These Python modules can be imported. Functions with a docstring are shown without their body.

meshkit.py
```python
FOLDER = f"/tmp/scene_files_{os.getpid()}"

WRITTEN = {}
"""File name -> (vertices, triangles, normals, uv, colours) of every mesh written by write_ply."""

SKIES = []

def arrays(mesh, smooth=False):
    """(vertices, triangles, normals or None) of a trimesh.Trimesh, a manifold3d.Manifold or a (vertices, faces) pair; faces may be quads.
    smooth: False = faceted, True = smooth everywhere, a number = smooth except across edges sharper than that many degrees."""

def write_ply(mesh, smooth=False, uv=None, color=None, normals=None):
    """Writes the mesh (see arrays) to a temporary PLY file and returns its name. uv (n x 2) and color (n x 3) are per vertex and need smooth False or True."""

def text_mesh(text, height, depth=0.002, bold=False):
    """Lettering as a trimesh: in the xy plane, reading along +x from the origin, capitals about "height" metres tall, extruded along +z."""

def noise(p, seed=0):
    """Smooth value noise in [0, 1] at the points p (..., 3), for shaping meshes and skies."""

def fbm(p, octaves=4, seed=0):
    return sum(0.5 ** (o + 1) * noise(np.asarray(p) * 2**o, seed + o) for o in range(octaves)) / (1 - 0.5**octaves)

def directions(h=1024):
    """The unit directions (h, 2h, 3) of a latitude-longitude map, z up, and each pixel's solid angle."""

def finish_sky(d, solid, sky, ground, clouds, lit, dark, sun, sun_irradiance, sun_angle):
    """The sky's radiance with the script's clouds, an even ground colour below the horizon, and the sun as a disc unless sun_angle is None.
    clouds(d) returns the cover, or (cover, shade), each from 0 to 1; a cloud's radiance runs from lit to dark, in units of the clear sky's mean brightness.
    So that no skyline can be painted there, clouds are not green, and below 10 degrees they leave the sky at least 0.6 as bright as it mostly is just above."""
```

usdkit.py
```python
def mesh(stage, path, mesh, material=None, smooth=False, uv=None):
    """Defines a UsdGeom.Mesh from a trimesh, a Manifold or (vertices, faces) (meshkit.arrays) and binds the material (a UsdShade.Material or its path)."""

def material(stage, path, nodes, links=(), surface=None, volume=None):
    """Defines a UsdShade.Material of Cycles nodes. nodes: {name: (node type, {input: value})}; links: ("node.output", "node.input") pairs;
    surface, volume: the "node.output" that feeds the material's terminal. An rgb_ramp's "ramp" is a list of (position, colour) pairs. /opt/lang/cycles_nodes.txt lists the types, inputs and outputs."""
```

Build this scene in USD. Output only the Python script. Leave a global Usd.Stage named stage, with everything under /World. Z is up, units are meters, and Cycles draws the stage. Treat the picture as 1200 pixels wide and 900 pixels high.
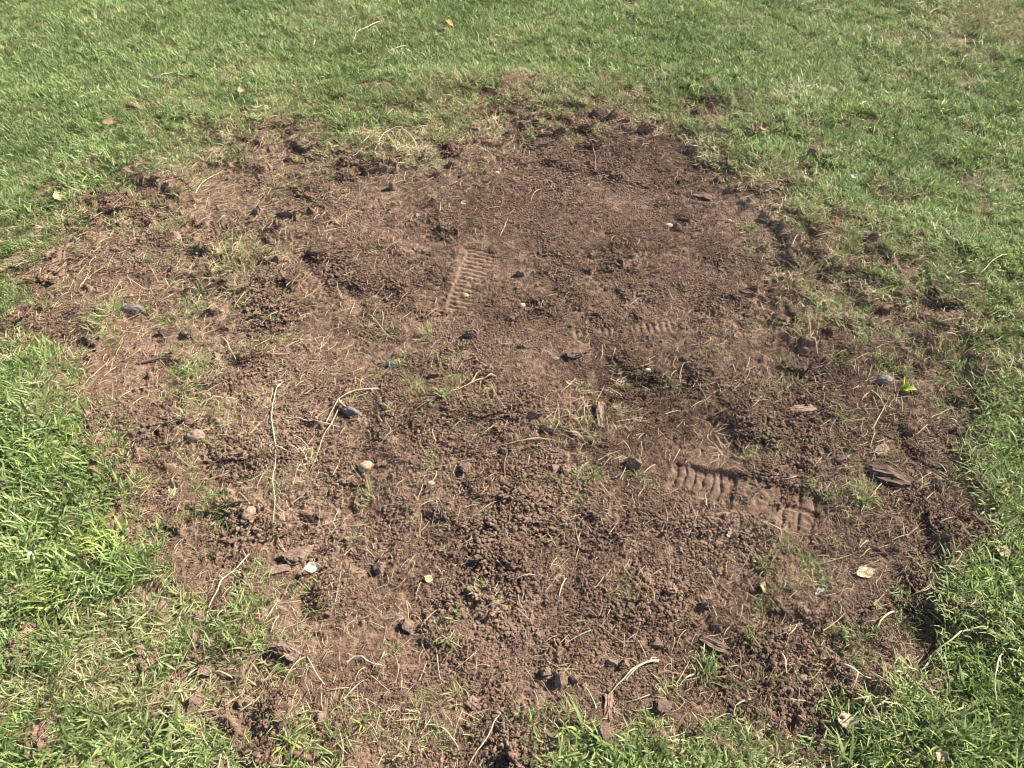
import math, numpy as np, trimesh, usdkit, meshkit
from scipy.ndimage import gaussian_filter, map_coordinates, zoom as ndzoom
from pxr import Usd, UsdGeom, UsdLux, UsdShade, Gf, Sdf, Vt

stage = Usd.Stage.CreateInMemory()
UsdGeom.SetStageUpAxis(stage, UsdGeom.Tokens.z)
UsdGeom.SetStageMetersPerUnit(stage, 1.0)
UsdGeom.Xform.Define(stage, '/World')
UsdGeom.Scope.Define(stage, '/World/Looks')

# ------------------------------------------------------------------ camera, sky, sun, exposure
CAM_H, PITCH, FPX = 1.5, math.radians(48.0), 900.0      # a phone held at chest height, looking down
SUN_AZ, SUN_EL = math.radians(24.0), math.radians(37.0)  # azimuth from +x towards +y
cam = UsdGeom.Camera.Define(stage, '/World/camera')
cam.AddTranslateOp().Set(Gf.Vec3d(0, 0, CAM_H))
cam.AddRotateXOp().Set(90 - math.degrees(PITCH))
cam.CreateHorizontalApertureAttr(36.0)
cam.CreateVerticalApertureAttr(27.0)
cam.CreateFocalLengthAttr(27.0)
cam.CreateClippingRangeAttr(Gf.Vec2f(0.05, 500))
cam.CreateExposureAttr(1.48)

SUN = np.array([math.cos(SUN_EL) * math.cos(SUN_AZ), math.cos(SUN_EL) * math.sin(SUN_AZ), math.sin(SUN_EL)])
usdkit.material(stage, '/World/Looks/sky', {
    's': ('sky_texture', {'sky_type': 'single_scattering', 'sun_disc': False, 'sun_elevation': SUN_EL,
                          'sun_rotation': math.atan2(SUN[0], SUN[1]), 'aerosol_density': 1.0}),
    'b': ('background_shader', {'strength': 0.05})}, [('s.color', 'b.color')], surface='b.background')
dome = UsdLux.DomeLight.Define(stage, '/World/sky')
UsdShade.MaterialBindingAPI.Apply(dome.GetPrim()).Bind(UsdShade.Material.Get(stage, '/World/Looks/sky'))
dome.GetPrim().SetCustomDataByKey('kind', 'structure')
sun = UsdLux.DistantLight.Define(stage, '/World/sun')
sun.CreateIntensityAttr(1.25)
sun.CreateAngleAttr(0.53)
sun.CreateNormalizeAttr(True)
sun.CreateColorAttr(Gf.Vec3f(1.0, 0.94, 0.845))
q = Gf.Rotation(Gf.Vec3d(0, 0, 1), Gf.Vec3d(*map(float, SUN))).GetQuat()
sun.AddOrientOp(UsdGeom.XformOp.PrecisionDouble).Set(Gf.Quatd(q.GetReal(), q.GetImaginary()))

# ------------------------------------------------------------------ helpers: pixels of the survey photo <-> ground
SP, CP = math.sin(PITCH), math.cos(PITCH)

def G(u, v):
    """ground point (z = 0) under a pixel of the 1200 x 900 survey"""
    u, v = np.asarray(u, float), np.asarray(v, float)
    a, b = (u - 600) / FPX, (450 - v) / FPX
    dx, dy, dz = a, CP + b * SP, -SP + b * CP
    t = -CAM_H / np.minimum(dz, -0.05)
    return dx * t, dy * t

def P(x, y):
    d = y * CP + CAM_H * SP
    d = np.maximum(d, 0.2)
    return 600 + FPX * x / d, 450 - FPX * (y * SP - CAM_H * CP) / d

def mpp(u, v):
    """metres per pixel, seen face on"""
    x, y = G(u, v)
    return float((y * CP + CAM_H * SP) / FPX)

rng = np.random.default_rng(7)
# the same survey as a coarse map of the plot: share of ground under grass (0 to 9) and how dry that grass is (0 to 9)
COVER = """
999999999999999999999988
999899999999989999999988
999899988776567766899999
999975357764211268999999
997442332110000026689999
862345311000000002556999
632355421000000012555579
625343222210000012554459
653353211110001232442436
863354322111222223323238
995354321111222113232238
998345222111222111243239
998232111111111111223459
998624231111111111223278
988735321121111112222469
888756321121111241234369
888765542242221122465899
999875654433478877668999
"""
DRY = """
222222345322222223345566
222334443333333322234455
233455555566777633333333
344567888888888864433333
455688999999999987643333
566788999999999987755433
566777999999999987777653
556778999999999988776665
345778888999999988776554
234678888888999988776653
124578888888888888766542
113567788888888887665442
012466777888888877665432
112355577777887777764322
234444567777777777754321
566655566777777777665321
556655666677777776664321
222334455555332234554321
"""
COVER = np.array([[int(c) for c in r] for r in COVER.split()], float)
DRY = np.array([[int(c) for c in r] for r in DRY.split()], float)

def survey(m, x, y):
    u, v = P(x, y)
    return map_coordinates(m, [np.clip(v / 50 - .5, 0, 17).ravel(), np.clip(u / 50 - .5, 0, 23).ravel()], order=1, mode='nearest').reshape(np.shape(u))

# ------------------------------------------------------------------ random fields over the plot
X0, X1, Y0, Y1, ST = -1.62, 1.62, 0.20, 3.12, 0.0025
NX, NY = int(round((X1 - X0) / ST)) + 1, int(round((Y1 - Y0) / ST)) + 1
XX, YY = np.meshgrid(X0 + ST * np.arange(NX), Y0 + ST * np.arange(NY))

def field(scale, seed):
    """smooth unit random field with feature size about `scale` metres, on the plot's grid"""
    r = np.random.default_rng(seed)
    k = max(1, int(scale / ST / 6))
    n = gaussian_filter(r.standard_normal((NY // k + 4, NX // k + 4)), scale / ST / k * 0.4, mode='wrap')
    n = (n - n.mean()) / n.std()
    if k > 1:
        jj, ii = np.meshgrid(np.arange(NX) / k, np.arange(NY) / k)
        n = map_coordinates(n, [ii, jj], order=3, mode='nearest')
    return n[:NY, :NX]

def look(f, x, y, order=1):
    x, y = np.asarray(x, float), np.asarray(y, float)
    return map_coordinates(f, [(y.ravel() - Y0) / ST, (x.ravel() - X0) / ST], order=order, mode='nearest').reshape(x.shape)

cov = survey(COVER, XX, YY)
rough = np.clip(0.75 + 0.35 * field(0.22, 1), 0.35, 1.5)

def zone(u, v, ru, rv):
    """soft oval around a survey point"""
    x, y = G(u, v)
    m = mpp(u, v)
    return np.exp(-(((XX - x) / (ru * m)) ** 2 + ((YY - y) / (rv * m / max(0.3, (CAM_H / (m * FPX))))) ** 2))

# finer, evenly raked soil to the upper right; rougher towards the near edge and the left
rough *= 1 - 0.55 * zone(760, 290, 170, 110)
rough *= 1 + 0.08 * zone(560, 760, 300, 130) + 0.20 * zone(250, 400, 150, 120) + 0.3 * zone(660, 580, 80, 60)
H = 0.009 * field(0.40, 2) + 0.0045 * field(0.13, 3) * rough + 0.0032 * field(0.05, 4) * rough
for u, v, ru, rv, h in [
        (700, 260, 260, 110, 0.035), (560, 470, 120, 50, 0.022), (840, 515, 60, 26, -0.030), (760, 455, 60, 20, -0.020),
        (470, 440, 60, 20, -0.012), (600, 590, 70, 35, 0.012), (640, 545, 40, 10, -0.012), (1080, 735, 35, 40, -0.022), (75, 370, 45, 25, 0.016),
        (600, 100, 35, 12, 0.016), (745, 112, 25, 8, 0.012), (830, 125, 25, 14, -0.035), (335, 250, 60, 25, 0.014), (360, 690, 16, 30, -0.016), (390, 690, 20, 40, 0.014),
        (940, 205, 40, 10, -0.022), (735, 150, 50, 14, 0.020), (715, 142, 22, 7, -0.018), (830, 230, 80, 14, 0.012), (340, 760, 30, 30, 0.016),
        (1040, 745, 30, 22, 0.016), (700, 680, 120, 60, 0.014), (780, 750, 80, 35, -0.010), (300, 445, 60, 30, -0.012), (205, 655, 25, 40, 0.014), (285, 320, 40, 16, -0.012)]:
    H += h * zone(u, v, ru, rv)

def stamp(n, rmin, rmax, power, hgt, seed, mask, sign=1):
    """clods (or pits) of random size pressed into the soil, with ragged outlines"""
    r = np.random.default_rng(seed)
    rad = rmin * (rmax / rmin) ** (r.random(n) ** power)
    sx, sy = r.uniform(X0 + .05, X1 - .05, n), r.uniform(Y0 + .05, Y1 - .05, n)
    keep = r.random(n) < look(mask, sx, sy)
    global H
    for cx, cy, ra, el, an, hh in zip(sx[keep], sy[keep], rad[keep], r.uniform(0.6, 1.0, n)[keep], r.uniform(0, 3.14, n)[keep], r.uniform(.6, 1.3, n)[keep]):
        w = int(ra * 1.5 / ST) + 1
        j, i = int((cx - X0) / ST), int((cy - Y0) / ST)
        sl = (slice(max(i - w, 0), i + w + 1), slice(max(j - w, 0), j + w + 1))
        dx, dy = XX[sl] - cx + WX[sl] * ra * .5, YY[sl] - cy + WY[sl] * ra * .5
        c, s = math.cos(an), math.sin(an)
        d = ((c * dx + s * dy) / ra) ** 2 + ((c * dy - s * dx) / (ra * el)) ** 2
        H[sl] += sign * hgt * hh * ra * np.maximum(0, 1 - d) ** (.75 if sign > 0 else .7)

WX, WY = field(0.016, 11) + .6 * field(.008, 13), field(0.016, 12) + .6 * field(.008, 14)
rm = np.clip(rough / 1.5, 0, 1)
stamp(5000, 0.004, 0.010, 1.5, 0.55, 21, rm * 0.8)
stamp(2800, 0.008, 0.022, 1.8, 0.55, 22, rm ** 1.5)
stamp(260, 0.014, 0.032, 1.5, 0.34, 25, rm ** 2)
stamp(260, 0.012, 0.028, 1.5, 0.40, 26, rm ** 2, -1)
stamp(9000, 0.004, 0.008, 1.3, 0.75, 23, rm * .8, -1)
stamp(2200, 0.008, 0.020, 1.8, 0.62, 24, rm ** 1.5, -1)

# the crumbly skin of the soil: small lumps with dark creases between them
B1, B2 = np.abs(field(0.0125, 41)), np.abs(field(0.0075, 42))
skin = .66 * np.clip(rough, .45, 1.2) ** .8
H += skin * (0.0022 * B1 + 0.0025 * B2 * (.6 + .5 * np.clip(field(.05, 43), -1, 1)) - 0.004)

PRINT = np.zeros_like(H)
# boot prints: flattened sole with tread bars
def boot(p0, p1, width, depth, pattern, shift=0.0):
    global H
    a, b = np.array(G(*p0)), np.array(G(*p1))
    L = np.linalg.norm(b - a)
    e = (b - a) / L
    n = np.array([-e[1], e[0]])
    dx, dy = XX - a[0], YY - a[1]
    s, t = (dx * e[0] + dy * e[1]), (dx * n[0] + dy * n[1]) - shift
    s, t = s + 0.0011 * WX, t + 0.0011 * WY
    half = width * (0.43 + 0.09 * np.cos((s / L - .75) * 2 * math.pi * .8))
    inside = np.clip((half - np.abs(t)) / 0.008, 0, 1) * np.clip(s / 0.012, 0, 1) * np.clip((L - s) / 0.012, 0, 1)
    base = gaussian_filter(H, 16)
    sole = base - depth + pattern(s / L, t / (width / 2), s, t) + 0.0006 * FINE
    H = H * (1 - inside) + (sole + 0.08 * (H - base)) * inside
    PRINT[:] = np.maximum(PRINT, inside)

FINE = field(0.008, 31)
def tri(x, duty=.55, soft=.12):
    f = np.abs((x % 1.0) - .5) * 2
    return np.clip((duty - f) / soft + .5, 0, 1)
def sole_a(s, t, sm, tm):
    left = tri((sm + 0.012 * t ** 2) / 0.021, .74, .16) * (s < .40) * np.clip(1.2 - np.abs(t), 0, 1)
    mid = (s > .44) * (s < .72) * (np.abs(t) < .95) * (1.35 + .5 * (s > .685))
    right = (s > .72) * tri(sm / 0.034, .84, .1) * (np.abs(np.abs(t) - .52) < .42)
    return 0.0070 * gaussian_filter(np.clip(.8 * left + mid + .9 * right, 0, 1.7), .6)
def sole_b(s, t, sm, tm):
    bars = tri((sm - 0.006 * t) / 0.017, .7, .16) * (t < .5) * (t > -1)
    lip = (t > .52) * 1.7 * np.clip(np.sin(np.clip(s, 0, 1) * 3.14) * 2.4, 0, 1)
    return 0.0045 * gaussian_filter(bars + 1.3 * lip, .8)
boot((783, 553), (967, 604), 0.130, 0.012, sole_a)
boot((532, 362), (562, 292), 0.125, 0.006, sole_b)
def sole_c(s, t, sm, tm):
    return 0.004 * gaussian_filter(tri(sm / 0.018, .6), .8)
boot((668, 388), (800, 384), 0.050, 0.003, sole_c)

lip = np.clip((cov / 9 + .10 * field(.045, 81) + .06 * field(.02, 82) - .50) / .16, 0, 1)
lip = lip * lip * (3 - 2 * lip)
H += 0.018 * lip - 0.010
H += 0.00055 * FINE * rough
edge = np.minimum.reduce([XX - X0, X1 - XX, YY - Y0, Y1 - YY])
H *= np.clip(edge / 0.12, 0, 1)
H = np.maximum(H, -0.075)
HS = gaussian_filter(H, 2.5)

def hz(x, y, smooth=False):
    inside = (np.asarray(x) > X0) & (np.asarray(x) < X1) & (np.asarray(y) > Y0) & (np.asarray(y) < Y1)
    return np.where(inside, look(HS if smooth else H, x, y), 0.0)

# ------------------------------------------------------------------ materials
def lk(n): return '/World/Looks/' + n

_dx, _dy = map(float, G(810, 478))
DAMP_S = (1 / .56, 1 / .33, 0.0)
DAMP_L = (-_dx * DAMP_S[0], -_dy * DAMP_S[1], 0.0)

def soil_material(name, dark, mid, light, fleck=True):
    n = {'g': ('geometry', {}),
         'n1': ('noise_texture', {'scale': 2.6, 'detail': 3.0, 'roughness': .6}),
         'n2': ('noise_texture', {'scale': 60.0, 'detail': 3.0, 'roughness': .65}),
         'n3': ('noise_texture', {'scale': 420.0, 'detail': 1.0, 'roughness': .6}),
         'm1': ('math', {'math_type': 'multiply_add', 'value2': .45, 'value3': 0.0}),
         'm2': ('math', {'math_type': 'multiply_add', 'value2': .55}),
         'r': ('rgb_ramp', {'ramp': [(.28, dark), (.47, mid), (.66, light)]}),
         'v': ('voronoi_texture', {'scale': 210.0}),
         'vr': ('rgb_ramp', {'ramp': [(0.0, (1, 1, 1)), (.035, (1, 1, 1)), (.05, (0, 0, 0)), (1, (0, 0, 0))]}),
         'vm': ('math', {'math_type': 'multiply', 'value2': .55 if fleck else 0.0}),
         'mx': ('mix', {'mix_type': 'mix', 'color2': (.34, .26, .19)}),
         'bm': ('bump', {'strength': .6, 'distance': .0025}),
         # the damper earth right of the middle
         'dm': ('mapping', {'mapping_type': 'point', 'location': DAMP_L, 'scale': DAMP_S}),
         'dg': ('gradient_texture', {'gradient_type': 'spherical'}),
         'da': ('math', {'math_type': 'multiply_add', 'value2': 1.1, 'value3': -.35}),
         'db': ('math', {'math_type': 'add', 'use_clamp': True}),
         'dx': ('mix', {'mix_type': 'multiply', 'color2': (.56, .52, .50)}),
         'df': ('math', {'math_type': 'multiply', 'use_clamp': True}),
         'p': ('principled_bsdf', {'roughness': .95, 'specular_ior_level': .15, 'diffuse_roughness': .6})}
    l = [('g.position', 'n1.vector'), ('g.position', 'n2.vector'), ('g.position', 'n3.vector'), ('g.position', 'v.vector'),
         ('n1.fac', 'm1.value1'), ('n2.fac', 'm2.value1'), ('m1.value', 'm2.value3'), ('m2.value', 'r.fac'),
         ('v.distance', 'vr.fac'), ('vr.color', 'vm.value1'), ('vm.value', 'mx.fac'), ('r.color', 'mx.color1'), ('mx.color', 'dx.color1'), ('dx.color', 'p.base_color'),
         ('g.position', 'dm.vector'), ('dm.vector', 'dg.vector'), ('dg.fac', 'df.value1'), ('n2.fac', 'da.value1'), ('da.value', 'db.value1'), ('dg.fac', 'db.value2'), ('db.value', 'df.value2'), ('df.value', 'dx.fac'),
         ('n3.fac', 'bm.height'), ('bm.normal', 'p.normal')]
    return usdkit.material(stage, lk(name), n, l, surface='p.BSDF')

SOIL = soil_material('soil', (.080, .050, .034), (.178, .113, .077), (.325, .221, .155))
CLOD = soil_material('clod', (.110, .070, .052), (.200, .131, .097), (.30, .205, .155), False)
DARK_CLOD = soil_material('dark_clod', (.095, .061, .045), (.165, .109, .081), (.25, .17, .128), False)

def simple(name, c0, c1, scale=80., rough=.8, bump=.3, spec=.2):
    return usdkit.material(stage, lk(name), {
        'g': ('geometry', {}), 'n': ('noise_texture', {'scale': scale, 'detail': 4.0, 'roughness': .6}),
        'r': ('rgb_ramp', {'ramp': [(.32, c0), (.68, c1)]}), 'b': ('bump', {'strength': bump, 'distance': .002}),
        'p': ('principled_bsdf', {'roughness': rough, 'specular_ior_level': spec})},
        [('g.position', 'n.vector'), ('n.fac', 'r.fac'), ('r.color', 'p.base_color'), ('n.fac', 'b.height'), ('b.normal', 'p.normal')], surface='p.BSDF')

STONE = simple('stone', (.18, .125, .093), (.29, .21, .16), 120)
TAN_STONE = simple('tan_stone', (.30, .21, .135), (.45, .34, .23), 90)
GREY_STONE = simple('grey_stone', (.11, .09, .08), (.20, .165, .14), 100)
PALE = simple('pale_chip', (.30, .235, .155), (.45, .37, .255), 150)
WHITE = simple('white_leaf', (.46, .43, .31), (.66, .63, .50), 60)
STRAW = simple('straw', (.36, .27, .15), (.58, .47, .30), 70)
PALE_STRAW = simple('pale_straw', (.42, .34, .21), (.64, .54, .37), 70)
TWIG = simple('twig', (.15, .10, .07), (.26, .18, .125), 110)
DARK_TWIG = simple('dark_twig', (.07, .045, .033), (.14, .09, .065), 110)
BARK = simple('bark', (.15, .095, .068), (.28, .19, .14), 160, .9, .8)
DARK_BARK = simple('dark_bark', (.08, .05, .037), (.17, .11, .08), 60, .85, .7)
LEAF_BROWN = simple('brown_leaf', (.20, .115, .07), (.34, .215, .13), 50)
LEAF_ORANGE = simple('orange_leaf', (.42, .15, .05), (.56, .25, .09), 50)
LEAF_TAN = simple('tan_leaf', (.28, .205, .12), (.42, .325, .20), 50)
YELLOW = simple('yellow_chip', (.42, .29, .12), (.55, .42, .21), 50)
BLUE = simple('blue_plastic', (.16, .21, .32), (.34, .40, .52), 60, .35, .1, .5)
BLUE_GREY = simple('blue_grey_chip', (.26, .29, .32), (.44, .47, .50), 60, .4, .1, .5)

def blade_material(name, a, b, c, base, trans=.27, patch=None):
    """grass: colour differs from blade to blade, paler towards the sheath, drifting over the lawn"""
    n = {'at': ('attribute', {'attribute': 'blade'}), 'sep': ('separate_color', {'color_type': 'rgb'}),
         'oi': ('object_info', {}), 'g': ('geometry', {}),
         'n': ('noise_texture', {'scale': 2.2, 'detail': 2.0, 'roughness': .6}),
         'ma': ('math', {'math_type': 'multiply_add', 'value2': .62, 'value3': 0.}),
         'mb': ('math', {'math_type': 'multiply_add', 'value2': .62}),
         'r': ('rgb_ramp', {'ramp': [(.12, a), (.5, b), (.9, c)]}),
         'rt': ('rgb_ramp', {'ramp': [(0., (1, 1, 1)), (.42, (0, 0, 0)), (1., (0, 0, 0))]}),
         'mx': ('mix', {'mix_type': 'mix', 'color2': base}),
         'p': ('principled_bsdf', {'roughness': .46, 'specular_ior_level': .22}),
         't': ('translucent_bsdf', {}),
         'hs': ('hsv', {'hue': .495, 'saturation': 1.0, 'value': 1.35}),
         'mc': ('mix_closure', {'fac': trans})}
    l = [('at.color', 'sep.color'), ('sep.r', 'ma.value1'), ('g.position', 'n.vector'), ('n.fac', 'mb.value1'), ('ma.value', 'mb.value3'), ('mb.value', 'r.fac'),
         ('sep.g', 'rt.fac'), ('rt.color', 'mx.fac'), ('r.color', 'mx.color1'), ('mx.color', 'p.base_color'), ('mx.color', 'hs.color'), ('hs.color', 't.color'),
         ('p.BSDF', 'mc.closure1'), ('t.BSDF', 'mc.closure2')]
    return usdkit.material(stage, lk(name), n, l, surface='mc.closure')

G_LUSH = blade_material('grass_lush', (.054, .094, .024), (.155, .226, .062), (.322, .388, .152), (.18, .18, .085))
G_MOWN = blade_material('grass_mown', (.052, .098, .028), (.172, .252, .080), (.375, .455, .195), (.18, .185, .085))
G_DRY = blade_material('grass_dry', (.11, .140, .045), (.25, .265, .105), (.44, .41, .22), (.26, .24, .13), .20)
G_STRAW = blade_material('grass_straw', (.28, .22, .115), (.42, .35, .20), (.60, .52, .34), (.42, .34, .21), .12)
G_BRIGHT = blade_material('grass_bright', (.17, .27, .05), (.24, .35, .06), (.33, .43, .10), (.3, .34, .12))

# ------------------------------------------------------------------ prim helpers
used = {}
def numbered(parent, name):
    k = used.get((parent, name), 0)
    used[(parent, name)] = k + 1
    return f'{parent}/{name}' if k == 0 else f'{parent}/{name}_{k:03d}'

def tag(prim, label=None, cat=None, group=None, kind=None):
    for k, v in (('label', label), ('category', cat), ('group', group), ('kind', kind)):
        if v: prim.SetCustomDataByKey(k, v)
    return prim

LABELS = set()
def thing(name, label, cat, loc, group=None):
    x = UsdGeom.Xform.Define(stage, numbered('/World', name))
    x.AddTranslateOp().Set(Gf.Vec3d(*map(float, loc)))
    assert label not in LABELS, label
    LABELS.add(label)
    tag(x.GetPrim(), label, cat, group)
    return str(x.GetPath())

def obj(name, mesh, mat, parent='/World', smooth=40, **kw):
    m = usdkit.mesh(stage, numbered(parent, name), mesh, mat, smooth=smooth)
    if kw: tag(m.GetPrim(), **kw)
    return m

def top(name, mesh, mat, label, cat, loc, group=None, smooth=40):
    assert label not in LABELS, label
    LABELS.add(label)
    m = obj(name, mesh, mat, smooth=smooth)
    UsdGeom.Xformable(m).AddTranslateOp().Set(Gf.Vec3d(*map(float, loc)))
    tag(m.GetPrim(), label, cat, group)
    return m

# ------------------------------------------------------------------ the ground
def grid_faces(nx, ny):
    i = np.arange(nx * ny).reshape(ny, nx)
    a, b, c, d = i[:-1, :-1].ravel(), i[:-1, 1:].ravel(), i[1:, 1:].ravel(), i[1:, :-1].ravel()
    return np.vstack([np.stack([a, b, c], 1), np.stack([a, c, d], 1)])

gx = np.linspace(X0, X1, 1221)
ty = np.linspace(0, 1, 980)
gy = Y0 + (Y1 - Y0) * (0.72 * ty + 0.28 * ty ** 2)
GX, GY = np.meshgrid(gx, gy)
jr = np.random.default_rng(3)
inner = np.zeros_like(GX); inner[1:-1, 1:-1] = 1
GX = GX + inner * jr.uniform(-.0009, .0009, GX.shape)
GY = GY + inner * jr.uniform(-.0009, .0009, GX.shape)
GZ = look(H, GX.ravel(), GY.ravel(), 1) + inner.ravel() * jr.normal(0, .00055, GX.size) * (1 - .7 * look(PRINT, GX.ravel(), GY.ravel()))
soil = obj('bare_soil', (np.stack([GX.ravel(), GY.ravel(), GZ], 1), grid_faces(len(gx), len(gy))), SOIL, smooth=False, kind='structure', label='round patch of bare reddish brown earth in the lawn')
# the lawn's own ground runs on to the horizon around it
fx = np.concatenate([[-150, -40, -12, -5, -3], np.linspace(X0, X1, 5), [3, 5, 12, 40, 150]])
fy = np.concatenate([[-150, -40, -12, -4, -1.5], np.linspace(Y0, Y1, 5), [4.5, 7, 14, 40, 150]])
FX, FY = np.meshgrid(fx, fy)
ff = grid_faces(len(fx), len(fy))
fc = np.stack([FX.ravel(), FY.ravel()], 1)[ff].mean(1)
ff = ff[~((fc[:, 0] > X0) & (fc[:, 0] < X1) & (fc[:, 1] > Y0) & (fc[:, 1] < Y1))]
lawn_col = usdkit.material(stage, lk('lawn_ground'), {
    'g': ('geometry', {}), 'n': ('noise_texture', {'scale': 9.0, 'detail': 6.0, 'roughness': .7}),
    'r': ('rgb_ramp', {'ramp': [(.35, (.11, .08, .05)), (.65, (.20, .155, .10))]}),
    'p': ('principled_bsdf', {'roughness': .95, 'specular_ior_level': .1})},
    [('g.position', 'n.vector'), ('n.fac', 'r.fac'), ('r.color', 'p.base_color')], surface='p.BSDF')
obj('lawn_ground', (np.stack([FX.ravel(), FY.ravel(), 0 * FX.ravel()], 1), ff), lawn_col, kind='structure', label='earth under the mown lawn')

# ------------------------------------------------------------------ grass blades
def blades(n, rad, lmin, lmax, wmin, wmax, lean0, lean1, curl, seed, segs=4, wide_base=False, joined=True):
    """n curved, folded blades growing from one crown; returns vertices, faces, primvar rows (random, along)"""
    r = np.random.default_rng(seed)
    V, F, A = [[0, 0, -0.004]], [], [[.5, 0, 0]]
    for k in range(n):
        L, w = r.uniform(lmin, lmax), r.uniform(wmin, wmax)
        az, le = r.uniform(0, 2 * math.pi), r.uniform(lean0, lean1)
        rr, ra = rad * math.sqrt(r.random()), r.uniform(0, 2 * math.pi)
        p = np.array([rr * math.cos(ra), rr * math.sin(ra), -0.003])
        tw, cu, bend = r.uniform(-.9, .9), curl * r.uniform(.3, 1.3), r.normal(0, .35)
        col = r.random()
        base = len(V)
        for s in range(segs + 1):
            t = s / segs
            th = le + cu * t ** 1.3
            a2 = az + bend * t
            d = np.array([math.sin(th) * math.cos(a2), math.sin(th) * math.sin(a2), math.cos(th)])
            if s: p = p + d * L / segs
            p[2] = max(p[2], -0.003 if s == 0 else 0.0015)
            side = np.array([-math.sin(a2 + tw), math.cos(a2 + tw), .15 * math.sin(tw * 3 + t)])
            ww = w * (0.75 + .5 * t - 1.25 * t ** 2.6) * .5 if t < 1 else 0.0
            if s < segs:
                V += [p - side * ww, p + side * ww]
                A += [[col, t, 0]] * 2
            else:
                V += [p.copy()]
                A += [[col, t, 0]]
        for s in range(segs - 1):
            b = base + 2 * s
            F += [[b, b + 1, b + 3], [b, b + 3, b + 2]]
        b = base + 2 * (segs - 1)
        F += [[b, b + 1, b + 2]]
        if joined: F += [[0, base + 1, base]]
    return np.array(V), np.array(F), np.array(A)

def blade_mesh(path, vfa, mat):
    v, f, a = vfa
    m = usdkit.mesh(stage, path, (v, f), mat, smooth=True)
    UsdGeom.PrimvarsAPI(m).CreatePrimvar('blade', Sdf.ValueTypeNames.Color3fArray, 'vertex').Set(Vt.Vec3fArray.FromNumpy(a.astype(np.float32)))
    return m

def quats(yaw, tilt, tdir):
    """tilt about a horizontal axis after a yaw; w, x, y, z"""
    qy = np.stack([np.cos(yaw / 2), 0 * yaw, 0 * yaw, np.sin(yaw / 2)], 1)
    qt = np.stack([np.cos(tilt / 2), np.cos(tdir) * np.sin(tilt / 2), np.sin(tdir) * np.sin(tilt / 2), 0 * yaw], 1)
    a, b = qt, qy
    return np.stack([a[:, 0]*b[:, 0]-a[:, 1]*b[:, 1]-a[:, 2]*b[:, 2]-a[:, 3]*b[:, 3], a[:, 0]*b[:, 1]+a[:, 1]*b[:, 0]+a[:, 2]*b[:, 3]-a[:, 3]*b[:, 2],
                     a[:, 0]*b[:, 2]-a[:, 1]*b[:, 3]+a[:, 2]*b[:, 0]+a[:, 3]*b[:, 1], a[:, 0]*b[:, 3]+a[:, 1]*b[:, 2]-a[:, 2]*b[:, 1]+a[:, 3]*b[:, 0]], 1)

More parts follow.
